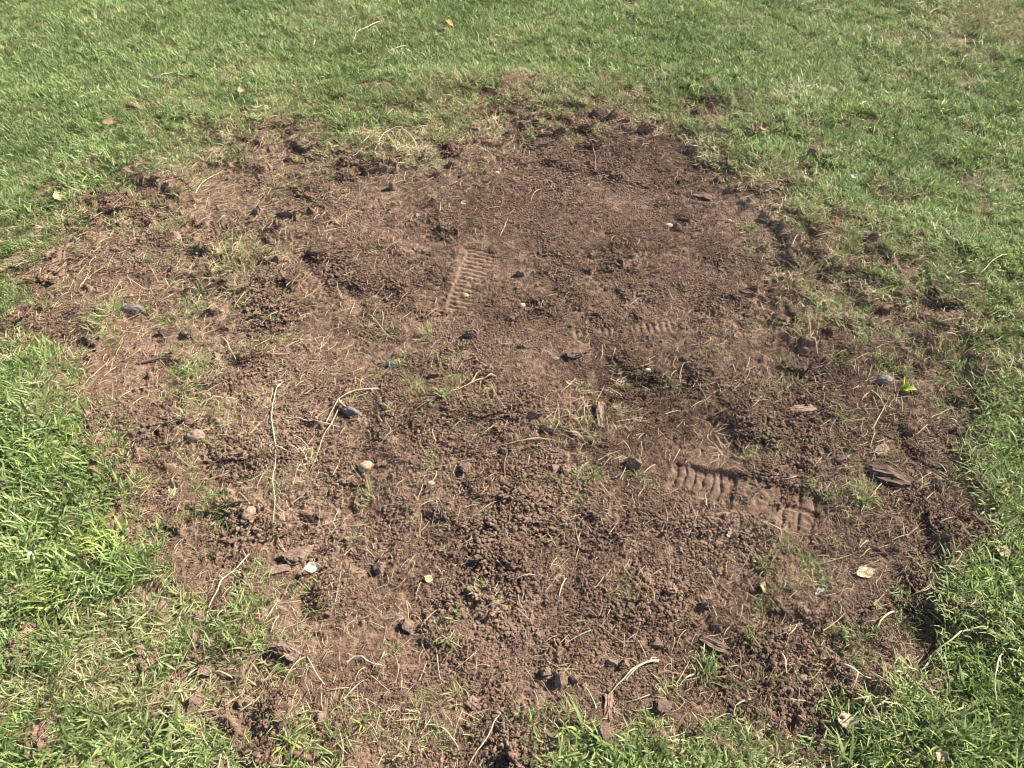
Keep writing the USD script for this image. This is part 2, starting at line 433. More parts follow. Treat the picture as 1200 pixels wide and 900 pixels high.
def instancer(name, protos, idx, pos, q, scale, label, cat=None):
    """protos: functions path -> define a mesh there"""
    pi = UsdGeom.PointInstancer.Define(stage, '/World/' + name)
    paths = []
    for k, make in enumerate(protos):
        path = f'/World/{name}/kinds/kind_{k:03d}'
        make(path)
        paths.append(path)
    pi.CreatePrototypesRel().SetTargets([Sdf.Path(p) for p in paths])
    pi.CreateProtoIndicesAttr(Vt.IntArray.FromNumpy(idx.astype(np.int32)))
    pi.CreatePositionsAttr(Vt.Vec3fArray.FromNumpy(pos.astype(np.float32)))
    pi.CreateOrientationsAttr(Vt.QuathArray([Gf.Quath(float(a), float(b), float(c), float(d)) for a, b, c, d in q]))
    pi.CreateScalesAttr(Vt.Vec3fArray.FromNumpy((scale if scale.ndim == 2 else np.repeat(scale[:, None], 3, 1)).astype(np.float32)))
    tag(pi.GetPrim(), label, cat, None, 'stuff')
    return pi

NV = 6
GRASS = []
D = math.radians
for k in range(NV): GRASS.append((blades(48, .032, .018, .042, .0026, .0043, D(8), D(66), D(55), 100 + k), G_LUSH))      # 0 long and lush
for k in range(NV): GRASS.append((blades(66, .036, .014, .034, .0017, .0030, D(10), D(70), D(45), 120 + k), G_MOWN))     # 1 mown
for k in range(NV): GRASS.append((blades(48, .034, .016, .042, .0014, .0027, D(30), D(82), D(35), 140 + k), G_DRY))      # 2 yellowing, half flattened
for k in range(NV): GRASS.append((blades(28, .036, .016, .046, .0009, .0020, D(55), D(88), D(25), 160 + k, joined=True), G_STRAW))   # 3 straw, lying
for k in range(NV): GRASS.append((blades(30, .030, .022, .044, .0018, .0032, D(15), D(62), D(50), 180 + k), G_BRIGHT))   # 4 few bright blades

r = np.random.default_rng(42)
# the lawn in view and a good step around it
n = 60000
lx, ly = r.uniform(-3.7, 3.7, n), r.uniform(-0.35, 5.4, n)
keep = np.abs(lx) < 1.5 + 0.62 * np.maximum(ly, 0.2)
lx, ly = lx[keep], ly[keep]
cell = 0.5
nf1, nf2 = field(0.045, 51), field(0.16, 52)
u1 = look(gaussian_filter(nf1, 1), (lx - X0) % (X1 - X0) + X0, (ly - Y0) % (Y1 - Y0) + Y0)
u2 = look(nf2, (lx * .83 - X0) % (X1 - X0) + X0, (ly * .83 - Y0) % (Y1 - Y0) + Y0)
from scipy.special import ndtr
c9 = survey(COVER, lx, ly) / 9.0
d9 = survey(DRY, lx, ly) / 9.0
rank = ndtr(0.75 * u1 + 0.45 * u2 + 0.5 * r.standard_normal(len(lx)))
prob = np.clip((c9 - 0.06) * 1.35, 0, 1)
prob = np.where(c9 > .64, 1.06, prob)
prob = np.where(c9 < .62, prob * (0.62 + 0.38 * c9 / .62), prob)
HOLES = [(830, 128, 26, 20), (745, 112, 18, 7), (600, 103, 24, 9), (157, 132, 9, 6), (1130, 50, 26, 5), (715, 140, 26, 6), (1090, 735, 26, 34), (955, 208, 26, 9), (120, 238, 16, 12), (410, 50, 14, 6), (455, 130, 18, 8)]
for hu, hv, ra, rb in HOLES:      # torn places in the turf
    hx0, hy0 = G(hu, hv)
    hm = mpp(hu, hv)
    dd_ = ((lx - hx0) / (ra * hm)) ** 2 + ((ly - hy0) / (rb * hm / max(.3, CAM_H / (hm * FPX)))) ** 2
    prob = prob * (1 - .93 * np.exp(-dd_ ** 2))
keep = rank < np.clip(np.where((c9 > .1) & (c9 < .6), prob * .80, prob * 1.05), 0, 1.1) * (1 - .93 * look(PRINT, lx, ly) * (np.abs(lx) < X1) * (ly < Y1) * (ly > Y0))
lx, ly, c9, d9, u1, u2 = (a[keep] for a in (lx, ly, c9, d9, u1, u2))
m = len(lx)
dd = np.clip(d9 - .10 * (c9 > .8) + 0.12 * u2 + 0.23 * r.standard_normal(m), 0, 1)
kind = np.select([dd < .20, dd < .52, dd < .88], [0, 1, 2], 3)
kind = np.where((kind == 0) & (ly > 1.9) & (r.random(m) < .8), 1, kind)
kind = np.where((kind == 0) & (r.random(m) < .12), 4, kind)
kind = np.where((c9 > .8) & (kind == 3), 2, kind)
size = np.exp(r.normal(0, .2, m)) * (1 + .08 * u2) * np.where(c9 < .5, .72, 1.0)
u_, v_ = P(lx, ly)
near = np.clip((v_ - 380) / 300, 0, 1)
size *= 1.0 + 0.12 * near * (kind == 0)
size = np.where(c9 > .75, np.maximum(size * 1.06, .86), size)
size = np.clip(size, .5, 1.75)
tilt = np.abs(r.normal(0, .28, m)) * (1 + .8 * (d9 > .5))
instancer('lawn_grass', [(lambda p, g=g: blade_mesh(p, g[0], g[1])) for g in GRASS], kind * NV + r.integers(0, NV, m),
          np.stack([lx, ly, hz(lx, ly, True) - .002], 1), quats(r.uniform(0, 6.28, m), tilt, r.uniform(0, 6.28, m)), size,
          'mown green lawn grass with yellowed blades around the bare patch', 'grass')
print('lawn tufts', m)

# ------------------------------------------------------------------ crumbs of earth
def lump(seed, sub=2, amp=.35, flat=1.0, freq=1.6):
    s = trimesh.creation.icosphere(subdivisions=sub)
    v = s.vertices
    nz = meshkit.fbm(v * freq + 31.7 * seed, 3, seed) - .5
    cr = np.abs(meshkit.noise(v * freq * 2.1 + 11.3 * seed, seed + 5) - .5)
    v = v * (1 + amp * 2 * nz - amp * .8 * (cr < .06) + amp * .5 * cr)[:, None]
    v[:, 2] *= flat
    return v, s.faces

def cluster(seed, n=44):
    """a pinch of loose earth: angular crumbs of unequal size lying side by side"""
    r = np.random.default_rng(3000 + seed)
    V, F, k = [], [], 0
    ico = trimesh.creation.icosahedron()
    for _ in range(n):
        a = min(.00082 * math.exp(abs(r.normal(0, .62))), .0030)
        v = ico.vertices * (1 + r.uniform(-.38, .38, (12, 1))) * np.array([r.uniform(.8, 1.5), r.uniform(.8, 1.2), r.uniform(.45, .9)]) * a
        t = r.uniform(0, 6.28)
        c, q_ = math.cos(t), math.sin(t)
        v = np.column_stack([v[:, 0] * c - v[:, 1] * q_, v[:, 0] * q_ + v[:, 1] * c, v[:, 2]])
        d, w = .0150 * math.sqrt(r.random()), r.uniform(0, 6.28)
        V.append(v + [d * math.cos(w), d * math.sin(w), a * r.uniform(-.1, .5)])
        F.append(ico.faces + k)
        k += 12
    return np.vstack(V), np.vstack(F)

gyy, gxx = np.gradient(gaussian_filter(H, 2), ST)
def ground_tilt(x, y, yaw):
    """orientation that lays a piece on the slope, after a yaw"""
    a, b = look(gxx, x, y), look(gyy, x, y)
    th = np.minimum(np.arctan(np.hypot(a, b)), 1.0)
    d = np.arctan2(a, -b)            # axis of the tilt
    return quats(yaw, th, d)

r = np.random.default_rng(5)
n = 82000
cx, cy = r.uniform(X0 + .05, X1 - .05, n), r.uniform(Y0 + .05, Y1 - .15, n)
cc = survey(COVER, cx, cy) / 9
keep = r.random(n) < np.clip(1.1 - cc * 1.2, .0, 1) * np.clip(.80 + .25 * look(field(.06, 61), cx, cy), .3, 1) * (1 - .90 * look(PRINT, cx, cy))
cx, cy = cx[keep], cy[keep]
m1 = len(cx)
q1 = ground_tilt(cx, cy, r.uniform(0, 6.28, m1))
p1 = np.stack([cx, cy, hz(cx, cy) + .0003], 1)
s1 = r.uniform(.75, 1.3, m1) * np.clip(look(rough, cx, cy) + .15, .75, 1.1) * np.clip(1 + .35 * look(field(.10, 63), cx, cy), .6, 1.5)
# and single bigger crumbs
n = 24000
cx, cy = r.uniform(X0 + .05, X1 - .05, n), r.uniform(Y0 + .05, Y1 - .15, n)
cc = survey(COVER, cx, cy) / 9
keep = r.random(n) < np.clip(1.0 - cc * 1.3, .0, 1) * np.clip(.5 + .3 * look(field(.06, 62), cx, cy), .1, 1) * np.clip(look(rough, cx, cy), .4, 1.2) * (1 - .95 * look(PRINT, cx, cy))
cx, cy = cx[keep], cy[keep]
m2 = len(cx)
cs = np.minimum(.0019 * np.exp(np.abs(r.normal(0, .55, m2))), .0085)
q2 = quats(r.uniform(0, 6.28, m2), r.uniform(0, .8, m2), r.uniform(0, 6.28, m2))
crumbs = [(lambda p, k=k: usdkit.mesh(stage, p, cluster(k), SOIL, smooth=False)) for k in range(20)]
crumbs += [(lambda p, k=k: usdkit.mesh(stage, p, lump(k, 1, .60, .72, 2.2), SOIL if k % 5 else DARK_CLOD, smooth=False)) for k in range(16)]
instancer('soil_crumbs', crumbs, np.concatenate([r.integers(0, 20, m1), 20 + r.integers(0, 16, m2)]), np.vstack([p1, np.stack([cx, cy, hz(cx, cy) + cs * .2], 1)]), np.vstack([q1, q2]),
          np.vstack([np.repeat(s1[:, None], 3, 1), cs[:, None] * np.stack([r.uniform(.8, 1.5, m2), r.uniform(.8, 1.2, m2), r.uniform(.7, 1.1, m2)], 1)]), 'fine loose crumbs of brown earth over the bare patch', 'soil')
m = m1 + m2
print('crumbs', m)

# ------------------------------------------------------------------ stems
def tube(pts, r0, r1, sides=6, seed=0, wob=.0):
    pts = np.asarray(pts, float)
    d = np.gradient(pts, axis=0)
    d /= np.linalg.norm(d, axis=1, keepdims=True) + 1e-12
    a = np.cross(d, [0.13, .07, 1.0]); a /= np.linalg.norm(a, axis=1, keepdims=True) + 1e-12
    b = np.cross(d, a)
    t = np.linspace(0, 1, len(pts))
    rr = np.random.default_rng(seed)
    rad = (r0 + (r1 - r0) * t) * (1 + wob * rr.standard_normal(len(pts)))
    ang = np.arange(sides) * 2 * math.pi / sides
    V = (pts[:, None] + rad[:, None, None] * (np.cos(ang)[None, :, None] * a[:, None] + np.sin(ang)[None, :, None] * b[:, None])).reshape(-1, 3)
    F = []
    for i in range(len(pts) - 1):
        for k in range(sides):
            k2 = (k + 1) % sides
            F += [[i*sides+k, i*sides+k2, (i+1)*sides+k2], [i*sides+k, (i+1)*sides+k2, (i+1)*sides+k]]
    c0, c1 = len(V), len(V) + 1
    V = np.vstack([V, pts[:1], pts[-1:]])
    e = (len(pts) - 1) * sides
    for k in range(sides):
        k2 = (k + 1) % sides
        F += [[c0, k2, k], [c1, e + k, e + k2]]
    return V, np.array(F)

def spline(pts, n):
    pts = np.asarray(pts, float)
    t = np.concatenate([[0], np.cumsum(np.linalg.norm(np.diff(pts, axis=0), axis=1))])
    from scipy.interpolate import PchipInterpolator
    q = np.linspace(0, t[-1], n)
    return np.stack([PchipInterpolator(t, pts[:, k])(q) for k in range(pts.shape[1])], 1), t[-1]

def stem_path(px, lift, rad, seed, n=None):
    xy = np.array([G(u, v) for u, v in px])
    L = np.linalg.norm(np.diff(xy, axis=0), axis=1).sum()
    n = n or int(np.clip(L / .012, 5, 40))
    p, L = spline(xy, n)
    rr = np.random.default_rng(seed)
    p += gaussian_filter(rr.standard_normal(p.shape), (1.0, 0)) * .0028
    z = hz(p[:, 0], p[:, 1], True)
    chord = np.maximum(gaussian_filter(z, 3), hz(p[:, 0], p[:, 1]) - .001)
    t = np.linspace(0, 1, n)
    z = chord + rad * .8 + lift * np.sin(np.clip(t * 1.06, 0, 1) * math.pi) ** .8
    return np.column_stack([p, z])

straw_bits = []
r = np.random.default_rng(8)
for k in range(10):
    L = .5
    pts = np.stack([np.linspace(-L, L, 6), .10 * np.sin(np.linspace(0, 3, 6) * r.uniform(.4, 1.4)) * r.choice([-1, 1]), .05 * np.sin(np.linspace(0, 3.1, 6))], 1)
    straw_bits.append(tube(pts, .022, .012, 4))
n = 105000
sx, sy = r.uniform(X0 + .1, X1 - .1, n), r.uniform(Y0 + .1, Y1 - .1, n)
su, sv = P(sx, sy)
sc = survey(COVER, sx, sy) / 9
dens = np.clip(0.15 + 1.3 * np.clip(sc, 0, .45) + .10 * look(field(.12, 71), sx, sy), .03, 1) * (1 - .75 * np.exp(-(((su - 740) / 190) ** 2 + ((sv - 290) / 110) ** 2))) * np.where(sc > .75, .25, 1)
keep = r.random(n) < dens * (1 - .8 * look(PRINT, sx, sy))
sx, sy = sx[keep], sy[keep]
m = len(sx)
sl = np.clip(0.016 * np.exp(r.normal(0, .60, m)), .005, .070)
th = np.clip(sl, .020, .036) * r.uniform(.6, 1.4, m)
mats = [STRAW, PALE_STRAW, TWIG, STRAW, G_DRY, STRAW, DARK_TWIG, PALE_STRAW, TWIG, STRAW]
instancer('straw_litter', [(lambda p, k=k: usdkit.mesh(stage, p, straw_bits[k], mats[k], smooth=60)) for k in range(10)], r.integers(0, 10, m),
          np.stack([sx, sy, hz(sx, sy, True) + .0052], 1), quats(r.uniform(0, 6.28, m), np.abs(r.normal(0, .20, m)), r.uniform(0, 6.28, m)),
          np.stack([sl, th, th], 1), 'short bits of straw and root scattered over the earth', 'straw')
print('straw', m)

STEMS = [  # name, category, material, base radius (m), lift, main line, side shoots, label
    ('root', 'root', PALE_STRAW, .0019, .009, [(337, 438), (323, 450), (318, 487), (323, 533), (320, 587), (317, 610), (332, 640)], [], 'long thin pale root curving down the left of the earth'),
    ('dry_stem', 'stem', PALE_STRAW, .0022, .006, [(290, 641), (270, 665), (255, 682), (243, 705), (237, 727)], [[(258, 678), (253, 668)]], 'long curved pale stem below the small round stone at lower left'),
    ('dry_stem', 'stem', PALE_STRAW, .0024, .012, [(587, 832), (577, 850), (563, 872), (550, 894)], [], 'straight pale stem leaning at the near edge of the earth'),
    ('split_straw', 'straw', PALE_STRAW, .0028, .014, [(774, 771), (752, 780), (733, 795), (714, 815)], [[(757, 776), (742, 790), (727, 803)], [(764, 775), (771, 766)]], 'pale split straw with frayed ends near the bottom right of the earth'),
    ('twig', 'twig', PALE_STRAW, .0026, .012, [(450, 455), (430, 458), (410, 463), (396, 472), (383, 492)], [[(436, 457), (440, 463)], [(397, 471), (405, 478), (414, 480)]], 'pale forked twig left of the middle of the earth'),
    ('twig', 'twig', STRAW, .0022, .010, [(580, 443), (560, 450), (545, 459), (520, 470)], [[(556, 452), (563, 440), (567, 437)]], 'forked pale twig near the centre of the earth'),
    ('dry_stem', 'stem', STRAW, .0018, .012, [(588, 521), (615, 519), (652, 516)], [], 'straight horizontal straw at the centre of the earth'),
    ('dry_stem', 'stem', TWIG, .0018, .006, [(596, 522), (592, 545), (590, 566)], [], 'thin brown stem hanging down from the horizontal straw'),
    ('stick', 'stick', DARK_TWIG, .0042, .004, [(579, 559), (597, 572), (616, 583), (634, 598)], [[(610, 580), (622, 577)]], 'dark brown stick lying slantwise below the centre'),
    ('dry_stem', 'stem', STRAW, .0016, .006, [(593, 585), (577, 590), (560, 601)], [], 'short pale straw left of the dark slanting stick'),
    ('dry_stem', 'stem', PALE_STRAW, .0020, .020, [(440, 188), (446, 175), (455, 163), (467, 157), (490, 156)], [], 'arching pale straw at the far left edge of the earth'),
    ('dry_stem', 'stem', PALE_STRAW, .0022, .006, [(400, 165), (430, 163), (470, 158)], [], 'long flat straw lying along the far edge of the earth'),
    ('dry_stem', 'stem', STRAW, .0020, .006, [(400, 196), (420, 187), (441, 176)], [], 'pale straw slanting below the long flat one at the far edge'),
    ('dry_stem', 'stem', PALE_STRAW, .0018, .006, [(562, 174), (570, 180), (579, 186)], [], 'short pale straw at the top middle of the earth'),
    ('dry_stem', 'stem', STRAW, .0014, .010, [(622, 240), (627, 229), (636, 222)], [], 'thin upright straw in the fine earth at top middle'),
    ('dry_stem', 'stem', STRAW, .0014, .008, [(586, 279), (592, 269), (596, 256)], [], 'hair thin straw on fine earth left of the upper middle'),
    ('dry_stem', 'stem', STRAW, .0016, .006, [(693, 162), (697, 178), (698, 194)], [], 'pale root fibre hanging down the far mound of earth'),
    ('dry_stem', 'stem', PALE_STRAW, .0020, .008, [(257, 388), (267, 402), (275, 420)], [], 'thin bent straw on the left of the earth pointing down'),
    ('dry_stem', 'stem', PALE_STRAW, .0018, .008, [(289, 408), (301, 400), (315, 389)], [], 'short straw slanting up right at the left of the earth'),
    ('dry_stem', 'stem', STRAW, .0020, .006, [(300, 409), (318, 411), (337, 408)], [], 'flat straw beneath the slanting one at the left of the earth'),
    ('dry_stem', 'stem', PALE_STRAW, .0018, .010, [(303, 376), (322, 366), (345, 360)], [[(322, 366), (333, 357)]], 'branched straw below the big dry tuft at upper left'),
    ('dry_stem', 'stem', STRAW, .0020, .008, [(273, 353), (286, 340), (297, 328)], [], 'straw leaning towards the big dry tuft at upper left'),
    ('twig', 'twig', PALE_STRAW, .0022, .008, [(350, 489), (368, 493), (397, 497)], [[(358, 491), (345, 487), (330, 495)]], 'pale twig lying right of the long thin root'),
    ('dry_stem', 'stem', STRAW, .0018, .010, [(398, 470), (385, 500), (370, 535), (357, 558)], [], 'long faint straw running down from the pale forked twig'),
    ('dry_stem', 'stem', PALE_STRAW, .0024, .006, [(310, 516), (328, 524), (346, 532)], [], 'thick pale straw across the long thin root'),
    ('dry_stem', 'stem', PALE_STRAW, .0024, .008, [(233, 475), (244, 468), (254, 469), (257, 477)], [[(245, 468), (258, 465), (277, 463)]], 'pale crooked straw with a raised end at far left of the earth'),
    ('stick', 'stick', DARK_BARK, .0055, .003, [(160, 423), (175, 420), (190, 417), (203, 417)], [], 'dark stick lying flat at the left edge of the earth'),
    ('dry_stem', 'stem', STRAW, .0018, .006, [(100, 320), (112, 312), (124, 306)], [], 'dry straw at the upper left rim beside the bare mound'),
    ('dry_stem', 'stem', PALE_STRAW, .0030, .008, [(76, 271), (76, 260), (77, 251)], [], 'upright thick straw in the lawn at upper left'),
    ('twig', 'twig', TWIG, .0058, .008, [(145, 823), (136, 832), (131, 845), (130, 868)], [], 'curved grey brown twig on the grass at lower left'),
    ('dry_stem', 'stem', PALE_STRAW, .0020, .014, [(212, 803), (222, 793), (234, 781)], [], 'two toned straw leaning over earth lumps at lower left'),
    ('twig', 'twig', TWIG, .0026, .010, [(277, 802), (290, 790), (305, 770), (325, 764), (352, 772)], [], 'long bent brown twig at the lower left of the earth'),
    ('dry_stem', 'stem', PALE_STRAW, .0018, .010, [(360, 770), (370, 785), (378, 801)], [], 'thin pale straw right of the long bent brown twig'),
    ('dry_stem', 'stem', STRAW, .0016, .008, [(358, 772), (345, 782), (333, 800)], [], 'straw slanting away from the long bent brown twig'),
    ('dry_stem', 'stem', PALE_STRAW, .0020, .010, [(320, 617), (327, 628), (333, 641)], [], 'short straight straw above the flat round clod'),
    ('dry_stem', 'stem', PALE_STRAW, .0020, .010, [(400, 817), (412, 806), (424, 795)], [], 'straw standing out at the near left of the earth'),
    ('dry_stem', 'stem', PALE_STRAW, .0018, .010, [(516, 847), (526, 858), (537, 871)], [], 'thin straw left of the straight leaning stem'),
    ('twig', 'twig', PALE_STRAW, .0026, .008, [(405, 772), (418, 766), (432, 774), (447, 776)], [], 'pale kinked twig at the near left of the earth'),
    ('dry_stem', 'stem', PALE_STRAW, .0020, .008, [(591, 682), (608, 674), (636, 671)], [], 'lone pale straw in the lower middle of the earth'),
    ('dry_stem', 'stem', PALE_STRAW, .0016, .008, [(656, 697), (659, 685), (664, 674)], [], 'thin upright straw right of the lone pale one'),
    ('twig', 'twig', TWIG, .0026, .008, [(700, 732), (715, 742), (735, 753)], [], 'thin brown twig left of the single round clod near the front'),
    ('dry_stem', 'stem', PALE_STRAW, .0018, .010, [(795, 801), (804, 793), (814, 786)], [], 'short bent straw over the small tuft near the front'),
    ('dry_stem', 'stem', PALE_STRAW, .0022, .012, [(881, 819), (866, 826), (860, 832), (863, 842), (876, 851)], [], 'hooked pale straw near the front right edge of the earth'),
    ('twig', 'twig', PALE_STRAW, .0030, .012, [(988, 782), (996, 787), (1003, 793), (1019, 795)], [[(1003, 793), (998, 803), (997, 818)]], 'pale twig forked like a letter Y at lower right'),
    ('dry_stem', 'stem', PALE_STRAW, .0024, .035, [(1138, 743), (1118, 750), (1098, 763), (1079, 781)], [], 'long pale stalk leaning over the dark hollow at lower right'),
    ('dry_stem', 'stem', PALE_STRAW, .0026, .022, [(1052, 714), (1037, 721), (1029, 731), (1027, 747)], [], 'bent pale blade left of the dark hollow at lower right'),
    ('dry_stem', 'stem', PALE_STRAW, .0024, .030, [(1167, 767), (1157, 790), (1155, 815), (1164, 850)], [], 'long pale stalk drooping through the grass at lower right'),
    ('twig', 'twig', TWIG, .0026, .008, [(910, 742), (922, 735), (936, 728), (950, 724)], [], 'fan of thin brown twig above the small stone at lower right'),
    ('dry_stem', 'stem', PALE_STRAW, .0018, .010, [(923, 743), (932, 735), (940, 727)], [], 'pale straw crossing the thin brown twig at lower right'),
    ('dry_stem', 'stem', PALE_STRAW, .0022, .012, [(918, 765), (920, 776), (922, 789)], [], 'upright pale straw above the small stone at lower right'),
    ('dry_stem', 'stem', PALE_STRAW, .0020, .006, [(917, 817), (932, 820), (953, 821)], [], 'flat pale straw below the white pebble at lower right'),
    ('dry_stem', 'stem', PALE_STRAW, .0022, .006, [(958, 865), (978, 869), (998, 870)], [], 'flat straw beneath the pale crumpled pod'),
    ('dry_stem', 'stem', PALE_STRAW, .0018, .008, [(1022, 503), (1030, 490), (1036, 476)], [], 'thin straw above the reddish piece of wood'),
    ('dry_stem', 'stem', PALE_STRAW, .0022, .006, [(1078, 590), (1086, 584), (1095, 577)], [], 'short white straw at the right edge of the earth'),
    ('dry_stem', 'stem', STRAW, .0018, .010, [(1022, 457), (1030, 468), (1038, 480)], [], 'brown straw left of the yellow green seedling'),
    ('dry_stem', 'stem', PALE_STRAW, .0022, .012, [(948, 404), (953, 411), (958, 418)], [], 'short pale stalk at the foot of the right pale tuft'),
    ('twig', 'twig', DARK_TWIG, .0026, .008, [(955, 425), (970, 437), (985, 451)], [], 'long dark twig running down among the right pale tufts'),
    ('dry_stem', 'stem', PALE_STRAW, .0022, .030, [(1180, 302), (1160, 316), (1145, 328), (1128, 334)], [], 'long pale stalk leaning from the lawn at the right rim'),
    ('dry_stem', 'stem', PALE_STRAW, .0026, .020, [(447, 25), (432, 36), (418, 45), (410, 62)], [], 'arched dead runner on the lawn at top left of centre'),
    ('dry_stem', 'stem', PALE_STRAW, .0026, .018, [(478, 54), (462, 62), (446, 66)], [], 'dead runner beside the brown clump on the far lawn'),
    ('dry_stem', 'stem', PALE_STRAW, .0030, .020, [(1085, 22), (1097, 16), (1112, 15)], [], 'dead pale runner on the lawn at top right'),
    ('dry_stem', 'stem', PALE_STRAW, .0028, .022, [(1125, 82), (1127, 73), (1137, 66)], [], 'curled dead runner in the lawn near the right top corner'),
    ('dry_stem', 'stem', PALE_STRAW, .0028, .022, [(940, 16), (955, 16), (995, 20)], [], 'thin dead stalk on the far lawn right of centre'),
    ('dry_stem', 'stem', PALE_STRAW, .0026, .018, [(174, 99), (190, 98), (206, 86)], [], 'dead pale stalk on the upper left lawn'),
    ('dry_stem', 'stem', PALE_STRAW, .0022, .008, [(228, 222), (240, 209), (256, 198)], [], 'pale straw at the upper left rim of the earth'),
]
for k, (name, cat, mat, rad, lift, line, shoots, label) in enumerate(STEMS):
    rad *= .78
    p = stem_path(line, lift, rad, 300 + k)
    o = p[0].copy()
    main = tube(p - o, rad, rad * .55, 6, 400 + k, .24)
    if not shoots:
        top(name, main, mat, label, cat, o, smooth=60)
        continue
    t = thing(name, label, cat, o)
    obj('stem', main, mat, t, smooth=60)
    for j, s in enumerate(shoots):
        q = stem_path(s, lift * .5, rad * .7, 500 + 7 * k + j)
        i = np.argmin(np.linalg.norm(p[:, :2] - q[0, :2], axis=1))
        q[:, 2] += (p[i, 2] - q[0, 2]) * np.linspace(1, 0, len(q))
        q[0] = p[i]
        obj('side_shoot', tube(q - o, rad * .75, rad * .4, 6, 600 + j, .24), mat, t, smooth=60)

